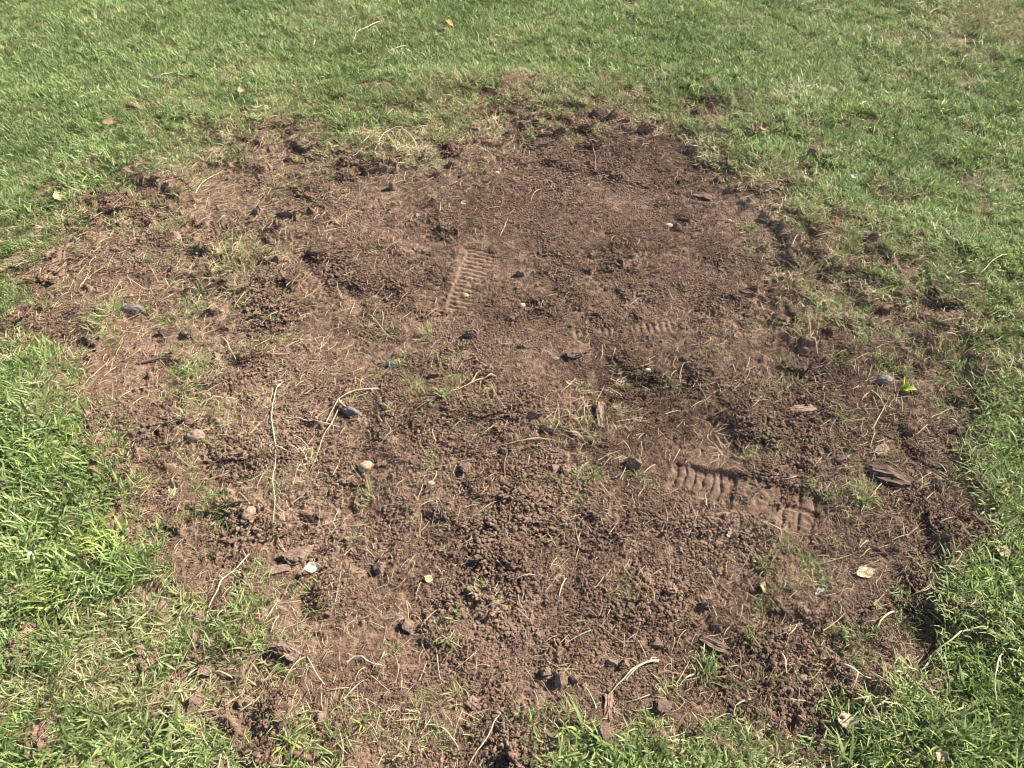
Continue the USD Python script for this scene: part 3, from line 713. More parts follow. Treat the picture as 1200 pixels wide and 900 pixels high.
# ------------------------------------------------------------------ stones, clods, pieces of wood
CLODS = [
    ('earth_clod', 'clod', DARK_CLOD, 816, 136, 10, 7, 9, .2, 'dark lump in the torn turf hole at upper right'),
    ('earth_clod', 'clod', CLOD, 846, 140, 9, 6, 8, .7, 'brown lump right of the dark one in the torn turf hole'),
    ('earth_clod', 'clod', DARK_CLOD, 830, 112, 11, 5, 8, .4, 'dark lump at the back of the torn turf hole'),
    ('earth_clod', 'clod', CLOD, 843, 167, 10, 7, 8, .1, 'brown lump between torn turf hole and reddish curled leaf'),
    ('earth_clod', 'clod', CLOD, 823, 163, 8, 6, 7, .6, 'small brown lump below the torn turf hole'),
    # name, category, material, u, v, half sizes in survey pixels (across, depth, up), turn, label
    ('stone', 'stone', STONE, 229, 513, 11, 10, 10, .3, 'rounded brown stone at the left of the earth with a dark shadow'),
    ('stone', 'stone', STONE, 290, 599, 10, 9, 8, 1., 'small round brown stone below the long thin root'),
    ('stone', 'stone', TAN_STONE, 428, 546, 9, 8, 8, .5, 'angular tan stone left of the centre of the earth'),
    ('stone', 'stone', GREY_STONE, 412, 482, 13, 7, 7, -.4, 'grey brown oblong stone below the pale forked twig'),
    ('stone', 'stone', GREY_STONE, 154, 362, 13, 8, 7, .1, 'grey brown stone half buried at the upper left of the earth'),
    ('stone', 'stone', GREY_STONE, 1036, 447, 10, 8, 7, .2, 'grey stone left of the yellow green seedling'),
    ('stone', 'stone', STONE, 941, 794, 6, 6, 5, .2, 'small pale brown stone at lower right above the flat straw'),
    ('pebble', 'pebble', PALE, 612, 358, 5, 5, 4, .7, 'whitish pebble in the fine earth above the centre'),
    ('pebble', 'pebble', WHITE, 759, 433, 4.5, 4.5, 4, 0, 'round white pebble right of the centre'),
    ('pebble', 'pebble', PALE, 545, 344, 5, 4.5, 3.5, .3, 'cream pebble lying in the upper boot print'),
    ('pebble', 'pebble', PALE, 782, 272, 6, 5, 4, .2, 'pale stone beside a dark clod on the fine earth at upper right'),
    ('pebble', 'pebble', PALE, 855, 809, 5, 4, 4, .2, 'white pebble near the front right of the earth'),
    ('pebble', 'pebble', PALE, 505, 568, 6, 6, 5, .2, 'pale pebble right of the angular tan stone'),
    ('pebble', 'pebble', PALE, 582, 205, 4, 4, 3, .2, 'tiny white pebble at the top middle of the earth'),
    ('pebble', 'pebble', PALE, 853, 264, 4, 3, 3, .2, 'tiny white pebble on the fine earth at far right'),
    ('pebble', 'pebble', TAN_STONE, 275, 666, 5, 4, 4, .2, 'tiny tan pebble left of the flat round clod'),
    ('earth_clod', 'clod', CLOD, 348, 645, 20, 17, 12, .2, 'flat round clod above the white curled leaf'),
    ('earth_clod', 'clod', CLOD, 743, 547, 11, 12, 11, .2, 'round upright clod left of the lower boot print'),
    ('earth_clod', 'clod', CLOD, 546, 549, 9, 10, 8, .5, 'clod on smooth earth left of the centre'),
    ('earth_clod', 'clod', DARK_CLOD, 611, 323, 7, 6, 6, .4, 'small dark clod above the whitish pebble'),
    ('earth_clod', 'clod', DARK_CLOD, 614, 406, 9, 5, 5, .1, 'dark flat clod above the forked pale twig'),
    ('earth_clod', 'clod', CLOD, 626, 490, 12, 9, 8, .3, 'reddish clod at the centre above the horizontal straw'),
    ('earth_clod', 'clod', DARK_CLOD, 638, 504, 14, 5, 5, -.4, 'thin dark clod just under the reddish one at the centre'),
    ('earth_clod', 'clod', CLOD, 553, 393, 9, 10, 9, .3, 'clod beside a dark hollow above the centre'),
    ('earth_clod', 'clod', DARK_CLOD, 792, 274, 6, 6, 6, .3, 'dark clod right of a pale stone on the fine earth'),
    ('earth_clod', 'clod', CLOD, 340, 252, 17, 9, 8, .1, 'broad reddish clod at the upper left of the earth'),
    ('earth_clod', 'clod', DARK_CLOD, 365, 250, 7, 8, 8, .1, 'dark clod right of the broad reddish one at upper left'),
    ('earth_clod', 'clod', CLOD, 303, 245, 6, 13, 8, .3, 'tall smooth clod left of the broad reddish one'),
    ('earth_clod', 'clod', CLOD, 372, 296, 13, 7, 7, .2, 'oblong clod below the dark one at upper left'),
    ('earth_clod', 'clod', CLOD, 312, 338, 12, 8, 7, .6, 'clod right of the big dry tuft'),
    ('earth_clod', 'clod', DARK_CLOD, 221, 385, 10, 12, 9, .6, 'dark clod above the dark flat stick'),
    ('earth_clod', 'clod', CLOD, 193, 385, 12, 8, 8, .2, 'reddish clod left of a dark one above the flat stick'),
    ('earth_clod', 'clod', DARK_CLOD, 117, 229, 11, 8, 9, .3, 'dark lump on the lawn rim at upper left'),
    ('earth_clod', 'clod', DARK_CLOD, 124, 249, 9, 7, 8, .1, 'dark lump with dead grass just below the lawn rim one'),
    ('earth_clod', 'clod', DARK_CLOD, 948, 191, 12, 9, 12, .4, 'tall dark lump of earth standing at the right lawn rim'),
    ('earth_clod', 'clod', CLOD, 940, 199, 9, 7, 8, .4, 'brown lump leaning against the tall dark one'),
    ('earth_clod', 'clod', CLOD, 957, 211, 22, 6, 7, -.35, 'long flat slab of earth below the tall dark lump'),
    ('earth_clod', 'clod', CLOD, 1073, 281, 11, 9, 10, .5, 'reddish lump at the right lawn rim'),
    ('earth_clod', 'clod', CLOD, 1020, 288, 9, 8, 8, .5, 'brown clod in dry grass left of the reddish rim lump'),
    ('earth_clod', 'clod', DARK_CLOD, 640, 160, 11, 5, 6, .1, 'dark clod at the far edge of the earth'),
    ('earth_clod', 'clod', DARK_CLOD, 655, 158, 8, 6, 7, .1, 'round dark clod right of the far edge one'),
    ('earth_clod', 'clod', DARK_CLOD, 637, 172, 10, 5, 6, .3, 'dark clod below the pair at the far edge'),
    ('earth_clod', 'clod', DARK_CLOD, 702, 137, 12, 6, 8, .1, 'dark torn lump beneath the lawn at the far mound'),
    ('earth_clod', 'clod', DARK_CLOD, 719, 139, 11, 6, 9, .6, 'second dark torn lump on the far mound beside the first'),
    ('earth_clod', 'clod', CLOD, 755, 157, 13, 6, 8, .2, 'brown clod right of the far mound'),
    ('earth_clod', 'clod', DARK_CLOD, 600, 157, 11, 5, 6, .2, 'black clod under the grass fringe at the top of the earth'),
    ('earth_clod', 'clod', CLOD, 460, 224, 6, 8, 8, .2, 'upright clod at the upper left under the arching straw'),
    ('earth_clod', 'clod', DARK_CLOD, 511, 210, 7, 6, 6, .2, 'dark clod at the top left middle of the earth'),
    ('earth_clod', 'clod', CLOD, 475, 728, 9, 13, 9, .2, 'upright clod above a boat shaped one at the lower left middle'),
    ('earth_clod', 'clod', CLOD, 483, 741, 17, 7, 7, .1, 'boat shaped smooth clod in the lower left middle'),
    ('earth_clod', 'clod', CLOD, 445, 662, 9, 12, 9, .5, 'clod with a pale foot in the lower left middle'),
    ('earth_clod', 'clod', CLOD, 449, 650, 9, 6, 6, .5, 'small clod above the pale footed one'),
    ('earth_clod', 'clod', CLOD, 770, 749, 11, 11, 10, .5, 'single round clod near the front of the earth'),
    ('earth_clod', 'clod', DARK_CLOD, 732, 778, 9, 9, 9, .5, 'dark clod left of the pale split straw'),
    ('earth_clod', 'clod', CLOD, 718, 777, 9, 8, 8, .1, 'brown clod beside the dark one left of the split straw'),
    ('earth_clod', 'clod', CLOD, 657, 797, 10, 16, 11, .3, 'tall clod near the front middle of the earth'),
    ('earth_clod', 'clod', CLOD, 673, 795, 6, 8, 8, .3, 'small clod right of the tall front one'),
    ('earth_clod', 'clod', CLOD, 640, 785, 8, 8, 8, .9, 'clod left of the tall front one'),
    ('earth_clod', 'clod', CLOD, 777, 828, 11, 12, 10, .9, 'hollow curled clod under the small tuft near the front'),
    ('earth_clod', 'clod', CLOD, 603, 886, 10, 15, 10, .4, 'brown clod at the bottom edge between grass fringes'),
    ('earth_clod', 'clod', DARK_CLOD, 706, 862, 12, 18, 12, .1, 'dark clod rising from the front grass'),
    ('earth_clod', 'clod', CLOD, 207, 718, 8, 10, 8, .1, 'reddish lump at lower left beside the long curved stem'),
    ('earth_clod', 'clod', CLOD, 229, 717, 9, 8, 8, .7, 'second reddish lump right of the first at lower left'),
    ('earth_clod', 'clod', CLOD, 158, 722, 9, 8, 6, .7, 'pale brown lump sunk in the grass at lower left'),
    ('earth_clod', 'clod', CLOD, 168, 765, 10, 15, 9, .4, 'curved reddish clod in the grass at lower left'),
    ('earth_clod', 'clod', CLOD, 240, 787, 11, 12, 10, .4, 'knobbly lump above the heap of reddish lumps at lower left'),
    ('earth_clod', 'clod', CLOD, 232, 824, 15, 12, 11, .9, 'biggest light lump of the reddish heap at lower left'),
    ('earth_clod', 'clod', CLOD, 207, 832, 17, 9, 9, -.3, 'long lump at the left of the reddish heap'),
    ('earth_clod', 'clod', CLOD, 248, 836, 14, 9, 9, .2, 'flat lump at the foot of the reddish heap'),
    ('earth_clod', 'clod', CLOD, 261, 826, 11, 10, 9, .2, 'round lump at the right of the reddish heap'),
    ('earth_clod', 'clod', CLOD, 308, 848, 12, 13, 8, .2, 'wide brown lump right of the reddish heap in grass'),
    ('earth_clod', 'clod', CLOD, 332, 762, 17, 11, 8, -.3, 'flat light clod at the lower left below the white leaf'),
    ('earth_clod', 'clod', CLOD, 1020, 728, 12, 10, 10, .3, 'round clod left of the dark hollow at lower right'),
    ('earth_clod', 'clod', CLOD, 830, 705, 10, 8, 8, .1, 'clod left of the weedy tuft at lower right'),
    ('earth_clod', 'clod', CLOD, 841, 729, 8, 8, 8, .1, 'small clod beneath the left neighbour of the weedy tuft'),
    ('earth_clod', 'clod', CLOD, 787, 690, 12, 14, 9, .5, 'curled clod in the lower right middle'),
    ('earth_clod', 'clod', CLOD, 648, 548, 9, 7, 8, .1, 'clod at the centre below the horizontal straw'),
    ('earth_clod', 'clod', CLOD, 664, 550, 8, 8, 8, .6, 'clod beside the central one below the straw'),
    ('earth_clod', 'clod', DARK_CLOD, 590, 528, 6, 6, 6, .6, 'dark clod hanging under the left end of the horizontal straw'),
    ('earth_clod', 'clod', CLOD, 607, 564, 5, 6, 5, .6, 'reddish little clod above the dark slanting stick'),
    ('earth_clod', 'clod', DARK_CLOD, 875, 372, 7, 6, 6, .6, 'dark clod at the right of the fine earth'),
    ('earth_clod', 'clod', DARK_CLOD, 872, 350, 13, 6, 7, -.3, 'dark crumbly ridge clod at the right of the fine earth'),
    ('earth_clod', 'clod', CLOD, 984, 541, 8, 7, 7, .3, 'brown clod left of the reddish piece of wood'),
    ('earth_clod', 'clod', CLOD, 1066, 508, 8, 7, 8, .3, 'brown clod at the right below the seedling'),
    ('earth_clod', 'clod', CLOD, 1098, 567, 8, 10, 8, .3, 'brown clod at the right edge above the white straw'),
    ('earth_clod', 'clod', DARK_CLOD, 1155, 505, 9, 8, 8, .3, 'dark clod against the right lawn rim'),
    ('earth_clod', 'clod', CLOD, 133, 622, 9, 8, 6, .5, 'light clod at the left rim above the tall dark tuft'),
    ('earth_clod', 'clod', DARK_CLOD, 1140, 52, 11, 4, 4, -.2, 'dark scrape of earth in the lawn at top right'),
    ('earth_clod', 'clod', DARK_CLOD, 157, 131, 10, 7, 6, .1, 'dark lump of earth in the upper left lawn'),
    ('wood_chip', 'wood', BARK, 704, 488, 6, 17, 7, 0., 'upright reddish piece of bark just right of the centre'),
    ('wood_chip', 'wood', BARK, 1031, 530, 11, 5, 5, .55, 'reddish piece of wood at the right of the earth'),
    ('wood_chip', 'wood', BARK, 938, 483, 17, 5, 4, .15, 'light brown strip of bark at the right middle'),
    ('wood_chip', 'wood', DARK_BARK, 1042, 560, 26, 9, 11, -.45, 'big dark piece of bark at the right over a hollow'),
    ('wood_chip', 'wood', BARK, 713, 826, 5, 17, 6, -.15, 'upright pale strip of bark below the split straw'),
    ('wood_chip', 'wood', BARK, 912, 780, 7, 5, 4, .1, 'small orange brown chip at lower right'),
    ('wood_chip', 'wood', BARK, 555, 819, 8, 9, 7, -.7, 'reddish chip right of the tuft near the front'),
    ('wood_chip', 'wood', DARK_BARK, 678, 413, 18, 5, 6, .5, 'dark bark curl above the centre'),
    ('wood_chip', 'wood', BARK, 322, 664, 17, 5, 4, .2, 'reddish brown splinter left of the white leaf'),
    ('wood_chip', 'wood', DARK_BARK, 839, 750, 18, 6, 7, -.5, 'dark slab of bark near the front right'),
    ('wood_chip', 'wood', BARK, 262, 488, 5, 12, 4, .1, 'thin upright splinter near the left round stone'),
    ('wood_chip', 'wood', DARK_BARK, 822, 238, 12, 3, 4, -.4, 'dark splinter on the fine earth at upper right'),
    ('wood_chip', 'wood', BARK, 338, 765, 16, 8, 6, -.5, 'reddish slab lying on the flat light clod at lower left'),
]
for k, (name, cat, mat, u, v, a, b, c, turn, label) in enumerate(CLODS):
    m_ = mpp(u, v)
    x, y = map(float, G(u, v))
    sinv = CAM_H / (m_ * FPX)
    if cat == 'pebble': a, b, c = .85 * a, .85 * b, .8 * c
    if cat == 'clod' and float(survey(COVER, np.array(x), np.array(y))) > 6: a, b, c = .85 * a, .85 * b, .75 * c
    if cat == 'wood': a, b, c = .86 * a, .86 * b, .75 * c
    hx, hy, hz_ = a * m_, b * m_ * (.75 if cat != 'wood' else 1 / max(.45, sinv)), c * m_
    if cat == 'wood':
        bx = trimesh.creation.box((2, 2, 2))
        for _ in range(4): bx = bx.subdivide()
        vv = bx.vertices * (hx, hy, hz_ * .8)
        L = max(hx, hy)
        nn = np.stack([meshkit.fbm(bx.vertices * np.array([hx, hy, hz_]) / L * 4 + 9.1 * k + 50 * q_, 3, k + q_) - .5 for q_ in range(3)], 1)
        vv = vv + nn * np.array([hx, hy, hz_]) * .75
        long_ax = 0 if hx > hy else 1
        gr = bx.vertices[:, [1, 2, 0]] if long_ax == 0 else bx.vertices[:, [0, 2, 1]]
        vv = vv * (1 + .5 * (meshkit.noise(gr * (5, 5, .6) + 3.3 * k, k) - .5))[:, None] ** np.array([0 if long_ax == 0 else 1, 1 if long_ax == 0 else 0, 1.])
        vv[:, 2] += -.25 * hz_ * (bx.vertices[:, long_ax] ** 2) + .1 * hz_
        vv[:, 1 - long_ax] *= 1 - .35 * bx.vertices[:, long_ax] ** 2 * (.5 + .5 * np.sin(k))
        mesh = (vv, bx.faces)
    else:
        sm = cat in ('stone', 'pebble')
        vv, f = lump(700 + k, 3 if a > 6 else 2, (.13 if sm else .26), 1.0, 1.1 if sm else 2.0)
        if not sm:
            cr_ = np.random.default_rng(800 + k)
            for dr in cr_.standard_normal((11, 3)):
                dr /= np.linalg.norm(dr)
                over = np.maximum(vv @ dr - cr_.uniform(.55, .85), 0)
                vv = vv - over[:, None] * dr
            vv = vv + (meshkit.fbm(vv * 7 + k, 2, k) - .5)[:, None] * vv * .30
        mesh = (vv * (hx, hy, hz_), f)
    ct, s_ = math.cos(turn), math.sin(turn)
    w_ = mesh[0]
    w_ = np.column_stack([w_[:, 0] * ct - w_[:, 1] * s_, w_[:, 0] * s_ + w_[:, 1] * ct, w_[:, 2]])
    z = float(hz(x, y, True))
    grp = {'clod': 'loose clods of earth', 'pebble': 'small pale pebbles', 'stone': 'stones in the earth', 'wood': 'bits of wood and bark'}[cat]
    top(name, (w_, mesh[1]), mat, label, cat, (x, y, z + hz_ * (.30 if cat != 'wood' else .36)), grp, smooth=True if cat in ('stone', 'pebble') else 35 if cat == 'wood' else False)

# ------------------------------------------------------------------ leaves and scraps
def leaf(L, W, curl, fold, seed, ragged=.28, tail=.0):
    """a dead leaf: pointed sheet with a midrib, curled and crinkled, a little thick"""
    r = np.random.default_rng(seed)
    nu, nv = 13, 9
    s, t = np.meshgrid(np.linspace(0, 1, nu), np.linspace(-1, 1, nv))
    wid = W * np.sin(np.pi * np.clip(s, .015, .985) ** .85) ** .75
    ed = 1 + ragged * (meshkit.noise(np.stack([s * 11, np.sign(t) * 3, 0 * s + seed], -1), seed) - .5) * 2
    X = (s - .5) * L
    Y = t * wid * ed * .5
    Z = fold * np.abs(t) * wid + curl * L * (s - .5) ** 2 + (meshkit.fbm(np.stack([s * 5, t * 2.5, 0 * s], -1) + seed, 3, seed) - .5) * W * .28
    P_ = np.stack([X, Y, Z], -1).reshape(-1, 3)
    F = grid_faces(nu, nv)
    n_ = trimesh.Trimesh(P_, F, process=False).vertex_normals
    th = .0005
    V = np.vstack([P_, P_ - n_ * th])
    N = len(P_)
    i = np.arange(N).reshape(nv, nu)
    rim = np.concatenate([i[0, :-1], i[:-1, -1], i[-1, :0:-1], i[:0:-1, 0]])
    nx_ = np.roll(rim, -1)
    F = np.vstack([F, F[:, ::-1] + N, np.stack([rim, rim + N, nx_ + N], 1), np.stack([rim, nx_ + N, nx_], 1)])
    return V, F

LEAVES = [  # name, category, material, u, v, length px, width px, turn, tilt, curl, fold, label
    ('dead_leaf', 'leaf', WHITE, 366, 663, 20, 12, .25, .5, .8, .2, 'bright white curled leaf on the green tuft at lower left'),
    ('dead_leaf', 'leaf', WHITE, 46, 661, 17, 8, 1.1, .6, .6, .3, 'cream withered leaf in the lush grass at lower left'),
    ('dead_leaf', 'leaf', PALE, 1017, 668, 34, 14, .35, .15, .5, .25, 'pale crumpled leaf at the lower right of the earth'),
    ('dead_leaf', 'leaf', LEAF_TAN, 1169, 657, 26, 13, -.1, .3, .7, .3, 'tan leaf in the right hand lawn rim'),
    ('dead_leaf', 'leaf', PALE, 860, 622, 18, 10, .2, .3, .7, .35, 'pale folded leaf below the lower boot print'),
    ('dead_leaf', 'leaf', LEAF_ORANGE, 527, 34, 11, 10, 1.3, .7, .5, .1, 'orange leaf standing in the far lawn'),
    ('dead_leaf', 'leaf', LEAF_BROWN, 878, 166, 13, 11, 1.3, .9, .7, .3, 'reddish curled leaf at the upper right rim of the earth'),
    ('dead_leaf', 'leaf', LEAF_BROWN, 890, 164, 12, 10, .4, .8, .8, .3, 'brown curled leaf right of the reddish one at the rim'),
    ('dead_leaf', 'leaf', LEAF_BROWN, 1018, 218, 14, 9, 1.4, 1.0, .6, .3, 'brown leaf standing upright in the right lawn rim'),
    ('dead_leaf', 'leaf', LEAF_BROWN, 135, 154, 22, 9, .1, .2, .3, .2, 'flat reddish leaf on the upper left lawn'),
    ('dead_leaf', 'leaf', LEAF_TAN, 73, 241, 13, 12, 1.2, .8, .5, .3, 'brown twisted leaf above the thick straw at upper left'),
    ('dead_leaf', 'leaf', LEAF_TAN, 286, 117, 10, 8, .3, .3, .4, .2, 'small tan leaf on the upper left lawn'),
    ('dead_leaf', 'leaf', YELLOW, 501, 673, 11, 10, 1.2, .5, .6, .3, 'yellow folded bit of leaf in the lower left middle'),
    ('dead_leaf', 'leaf', PALE, 592, 832, 22, 10, -.35, .3, .8, .45, 'pale rolled leaf at the top of the straight leaning stem'),
    ('dead_leaf', 'leaf', LEAF_TAN, 896, 683, 15, 12, 1.2, .7, .7, .3, 'withered tan leaf hanging from the weedy tuft'),
    ('dead_leaf', 'leaf', LEAF_TAN, 1094, 893, 16, 12, -.6, .3, .7, .3, 'orange brown leaf at the bottom right corner'),
    ('dead_leaf', 'leaf', WHITE, 996, 220, 10, 5, -.4, .4, .3, .2, 'white scrap of leaf at the right lawn rim'),
    ('dead_leaf', 'leaf', PALE, 668, 447, 11, 5, -.6, .2, .4, .3, 'cream rolled scrap near the centre'),
    ('dead_leaf', 'leaf', PALE, 652, 418, 9, 4, 0., .1, .3, .2, 'cream flat scrap beside the dark bark curl'),
    ('dead_leaf', 'leaf', PALE, 729, 442, 14, 6, .2, .3, .8, .4, 'pale torn scrap over the dark hollow right of centre'),
    ('dead_leaf', 'leaf', PALE, 637, 155, 7, 6, .4, .4, .4, .3, 'cream scrap at the far edge of the earth'),
    ('dead_leaf', 'leaf', LEAF_TAN, 544, 240, 10, 6, .6, .3, .4, .3, 'yellowish scrap at the top left middle of the earth'),
    ('dead_leaf', 'leaf', PALE, 692, 220, 9, 5, -.2, .2, .4, .3, 'tan scrap on the fine earth at the upper middle'),
    ('dead_leaf', 'leaf', PALE, 992, 374, 12, 9, .2, .4, .4, .3, 'cream scrap among the pale tufts at right'),
    ('dead_leaf', 'leaf', PALE, 104, 367, 10, 6, 0., .3, .4, .2, 'white scrap left of the dark small tuft'),
    ('dead_leaf', 'leaf', LEAF_TAN, 203, 570, 14, 22, .2, .5, .5, .4, 'withered tan leaves left of the small green tuft'),
    ('dead_leaf', 'leaf', PALE, 1070, 645, 10, 6, .4, .3, .4, .3, 'pale scrap at the right rim above the grass'),
    ('seed_pod', 'pod', PALE, 991, 847, 30, 17, .1, .15, .35, -.35, 'pale crumpled seed pod in the grass at lower right'),
    ('plastic_scrap', 'litter', BLUE, 458, 425, 10, 8, 1.0, .7, .8, .4, 'small shiny blue scrap left of the centre'),
    ('plastic_scrap', 'litter', BLUE_GREY, 963, 689, 16, 6, .55, .2, .3, .2, 'narrow blue grey scrap at the lower right'),
]
for k, (name, cat, mat, u, v, L, W, turn, tilt, curl, fold, label) in enumerate(LEAVES):
    m_ = mpp(u, v)
    x, y = map(float, G(u, v))
    L, W = .88 * L, .88 * W
    V, F = leaf(L * m_, W * m_ * 1.15, curl, fold * .6, 900 + k)
    ct, st = math.cos(tilt), math.sin(tilt)
    V = np.column_stack([V[:, 0], V[:, 1] * ct - V[:, 2] * st, V[:, 1] * st + V[:, 2] * ct])
    ct, st = math.cos(turn), math.sin(turn)
    V = np.column_stack([V[:, 0] * ct - V[:, 1] * st, V[:, 0] * st + V[:, 1] * ct, V[:, 2]])
    grassy = float(survey(COVER, np.array(x), np.array(y))) > 6
    V[:, 2] -= V[:, 2].min()
    top(name, (V, F), mat, label, cat, (x, y, float(hz(x, y, True)) + (.018 if grassy else -.001) + (.025 if k == 0 else 0)), {'leaf': 'dead leaves and scraps'}.get(cat), smooth=True)

# ------------------------------------------------------------------ single tufts on the bare earth
TUFTS = [
    (G_STRAW, 808, 150, 16, 24, 34, 75, 'straw coloured tangle left of the torn turf hole'),
    (G_STRAW, 838, 152, 16, 22, 34, 70, 'straw coloured tangle in front of the torn turf hole'),
    (G_DRY, 858, 128, 10, 24, 24, 60, 'dry turf fringe at the right of the torn turf hole'),
    (G_STRAW, 832, 124, 14, 22, 20, 75, 'dead roots hanging in the torn turf hole'),
    (G_STRAW, 920, 200, 18, 22, 34, 75, 'straw tangle left of the tall dark lump at the rim'),
    (G_STRAW, 484, 48, 14, 20, 26, 60, 'withered brown clump of grass on the far lawn'),
    # material, u, v, spread px, length px, blades, lean, label
    (G_LUSH, 368, 682, 10, 24, 26, 50, 'green tuft under the white curled leaf'),
    (G_LUSH, 371, 712, 8, 18, 16, 55, 'green tuft below the one with the white leaf'),
    (G_LUSH, 895, 663, 6, 28, 16, 40, 'weedy green tuft casting a shadow at lower right'),
    (G_BRIGHT, 533, 718, 3, 18, 6, 25, 'tiny green sprout in the lower middle of the earth'),
    (G_LUSH, 264, 597, 10, 22, 22, 55, 'green tuft left of the small round stone'),
    (G_DRY, 226, 548, 10, 24, 18, 45, 'yellowing tuft below the left round stone'),
    (G_DRY, 226, 442, 14, 28, 22, 50, 'pale spiky tuft at the left of the earth'),
    (G_MOWN, 118, 378, 14, 26, 30, 45, 'dark green small tuft at the upper left rim'),
    (G_DRY, 95, 462, 16, 22, 26, 60, 'flattened yellow green tuft at the left rim'),
    (G_DRY, 198, 236, 18, 18, 34, 55, 'yellow green tuft at the upper left edge of the earth'),
    (G_DRY, 340, 216, 20, 18, 36, 60, 'broad yellowing tuft near the top left of the earth'),
    (G_DRY, 290, 303, 24, 36, 44, 60, 'big dry tuft at the upper left of the earth'),
    (G_STRAW, 175, 336, 18, 26, 26, 70, 'straw coloured tuft left of the big dry one'),
    (G_DRY, 456, 385, 12, 26, 26, 60, 'withered tuft above the blue scrap'),
    (G_DRY, 520, 328, 9, 12, 8, 70, 'few dry blades beside the upper boot print'),
    (G_DRY, 537, 807, 14, 20, 30, 65, 'matted dry tuft near the front left of the earth'),
    (G_LUSH, 460, 755, 10, 16, 14, 65, 'small dark tuft below the boat shaped clod'),
    (G_BRIGHT, 424, 846, 3, 20, 5, 20, 'single green blades at the near left edge'),
    (G_DRY, 936, 330, 16, 24, 30, 50, 'pale tuft at the right of the fine earth'),
    (G_STRAW, 972, 362, 18, 24, 30, 60, 'straw pale tuft right of the pale one'),
    (G_DRY, 937, 398, 18, 28, 34, 50, 'big pale tuft at the right middle'),
    (G_LUSH, 982, 424, 8, 24, 16, 50, 'green tuft below the big pale one'),
    (G_DRY, 1022, 358, 8, 30, 14, 35, 'tall thin pale tuft at the upper right'),
    (G_DRY, 1117, 408, 18, 28, 36, 50, 'green and straw tuft near the right rim'),
    (G_DRY, 898, 516, 8, 26, 16, 45, 'yellow green tuft above the lower boot print'),
    (G_DRY, 995, 548, 6, 26, 12, 40, 'slender green tuft left of the reddish piece of wood'),
    (G_DRY, 1013, 570, 10, 22, 16, 55, 'dry tuft left of the big dark bark'),
    (G_LUSH, 984, 486, 12, 16, 20, 65, 'low green tuft above the light strip of bark'),
    (G_DRY, 1045, 540, 14, 20, 22, 65, 'dry flattened tuft right of the reddish piece of wood'),
    (G_LUSH, 827, 786, 9, 26, 26, 50, 'green tuft near the front right of the earth'),
    (G_LUSH, 787, 806, 14, 18, 24, 65, 'small dark tuft above the hollow clod'),
    (G_LUSH, 286, 715, 13, 26, 28, 50, 'green tuft right of the long curved stem'),
    (G_LUSH, 284, 752, 14, 26, 28, 55, 'dark green tuft beneath the one by the curved stem'),
    (G_LUSH, 160, 676, 14, 32, 34, 45, 'tall dark tuft at the left rim'),
    (G_LUSH, 190, 672, 14, 32, 34, 40, 'tall green tuft right of the dark left rim one'),
    (G_DRY, 234, 773, 12, 28, 24, 50, 'yellow tuft above the heap of reddish lumps'),
    (G_STRAW, 594, 440, 16, 18, 22, 75, 'fine dry wisps right of the forked pale twig'),
    (G_STRAW, 666, 500, 20, 28, 36, 75, 'fine straw mat just right of the centre'),
    (G_STRAW, 690, 512, 18, 22, 26, 75, 'dry wisps around the upright piece of bark'),
    (G_STRAW, 738, 452, 16, 22, 22, 70, 'straw wisps in the hollow right of centre'),
    (G_STRAW, 685, 410, 12, 18, 14, 70, 'dry wisps above the dark bark curl'),
    (G_BRIGHT, 655, 573, 6, 12, 8, 65, 'little green sprig below the centre'),
    (G_DRY, 432, 575, 10, 24, 14, 50, 'withered upright stalks under the angular tan stone'),
    (G_LUSH, 1072, 708, 16, 28, 30, 60, 'green tuft at the top of the dark hollow'),
    (G_DRY, 1000, 752, 12, 24, 16, 50, 'sparse stalks left of the round hollow clod'),
    (G_DRY, 972, 775, 10, 24, 18, 45, 'dry tuft above the forked pale twig at lower right'),
    (G_DRY, 900, 800, 16, 26, 30, 55, 'dry tuft around the front right hollow'),
    (G_DRY, 668, 835, 14, 24, 18, 60, 'sparse dry stalks near the front middle'),
    (G_LUSH, 395, 880, 22, 28, 36, 60, 'green tuft at the near left corner of the earth'),
]
for k, (mat, u, v, sp, ln, nb, lean, label) in enumerate(TUFTS):
    m_ = mpp(u, v)
    x, y = map(float, G(u, v))
    LL = ln * m_ * 1.25
    wid = .0034 if mat in (G_LUSH, G_BRIGHT) else .0022 if mat in (G_DRY, G_MOWN) else .0015
    g_ = blades(nb, sp * m_, LL * .5, LL * 1.15, wid * .6, wid * 1.1, D(5), D(lean), D(45), 1300 + k, segs=5)
    zz = hz(g_[0][:, 0] + x, g_[0][:, 1] + y, True) - float(hz(x, y, True))
    g_[0][:, 2] += np.maximum(zz, -.01)
    assert label not in LABELS; LABELS.add(label)
    mm = blade_mesh(numbered('/World', 'grass_tuft'), g_, mat)
    UsdGeom.Xformable(mm).AddTranslateOp().Set(Gf.Vec3d(x, y, float(hz(x, y, True))))
    tag(mm.GetPrim(), label, 'grass tuft', 'single tufts on the bare earth')

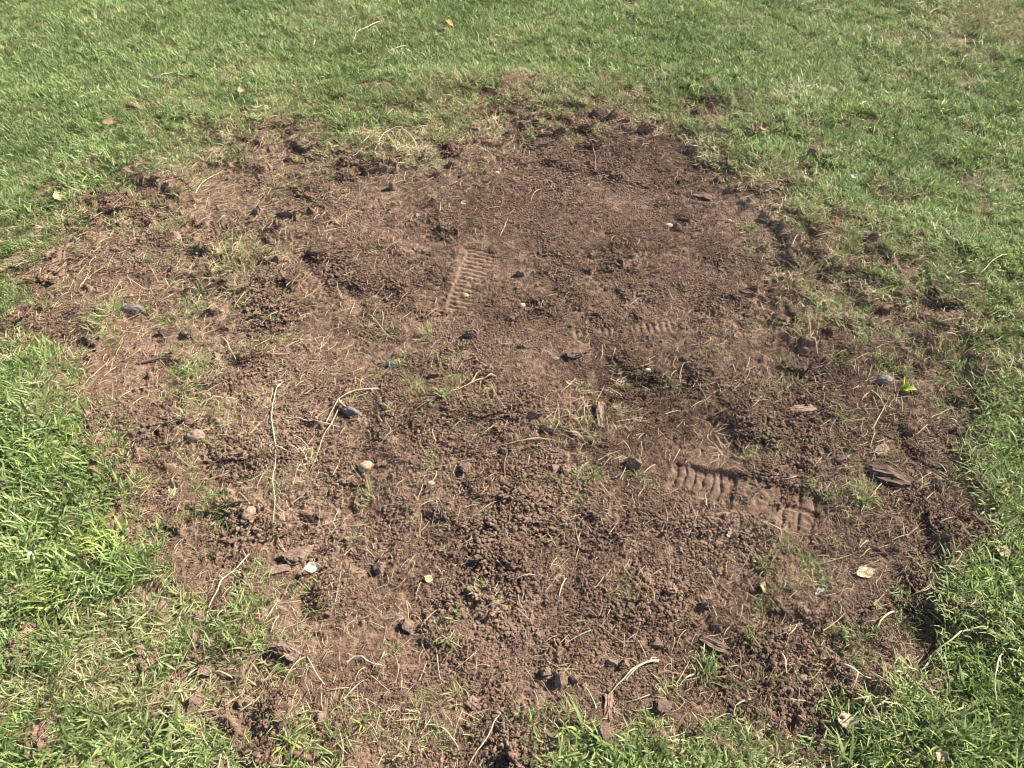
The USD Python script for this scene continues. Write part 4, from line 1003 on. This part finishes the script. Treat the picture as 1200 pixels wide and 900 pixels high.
# a seedling with fleshy yellow green leaves
def seedling():
    u, v = 1058, 458
    m_ = mpp(u, v)
    x, y = map(float, G(u, v))
    mat = simple('seedling_leaf', (.24, .34, .03), (.36, .46, .06), 40, .45, .1, .4)
    t = thing('seedling', 'yellow green seedling at the right of the earth', 'seedling', (x, y, float(hz(x, y, True))))
    obj('stem', tube([[0, 0, -.004], [.001, 0, .006], [0, .001, .012]], .0016, .0012, 6), mat, t, smooth=60)
    for a, tl, L in ((1.9, 1.2, 17), (-.25, .30, 14), (.9, .8, 9), (-1.2, .5, 8)):
        V, F = leaf(L * m_, 5.5 * m_, -.5, .25, int(a * 10) + 60, .03)
        V[:, 0] += L * m_ * .5
        c, s = math.cos(-tl), math.sin(-tl)
        V = np.column_stack([V[:, 0] * c + V[:, 2] * s, V[:, 1], -V[:, 0] * s + V[:, 2] * c])
        c, s = math.cos(a), math.sin(a)
        V = np.column_stack([V[:, 0] * c - V[:, 1] * s, V[:, 0] * s + V[:, 1] * c, V[:, 2] + .010])
        obj('leaf', (V, F), mat, t, smooth=True)
seedling()
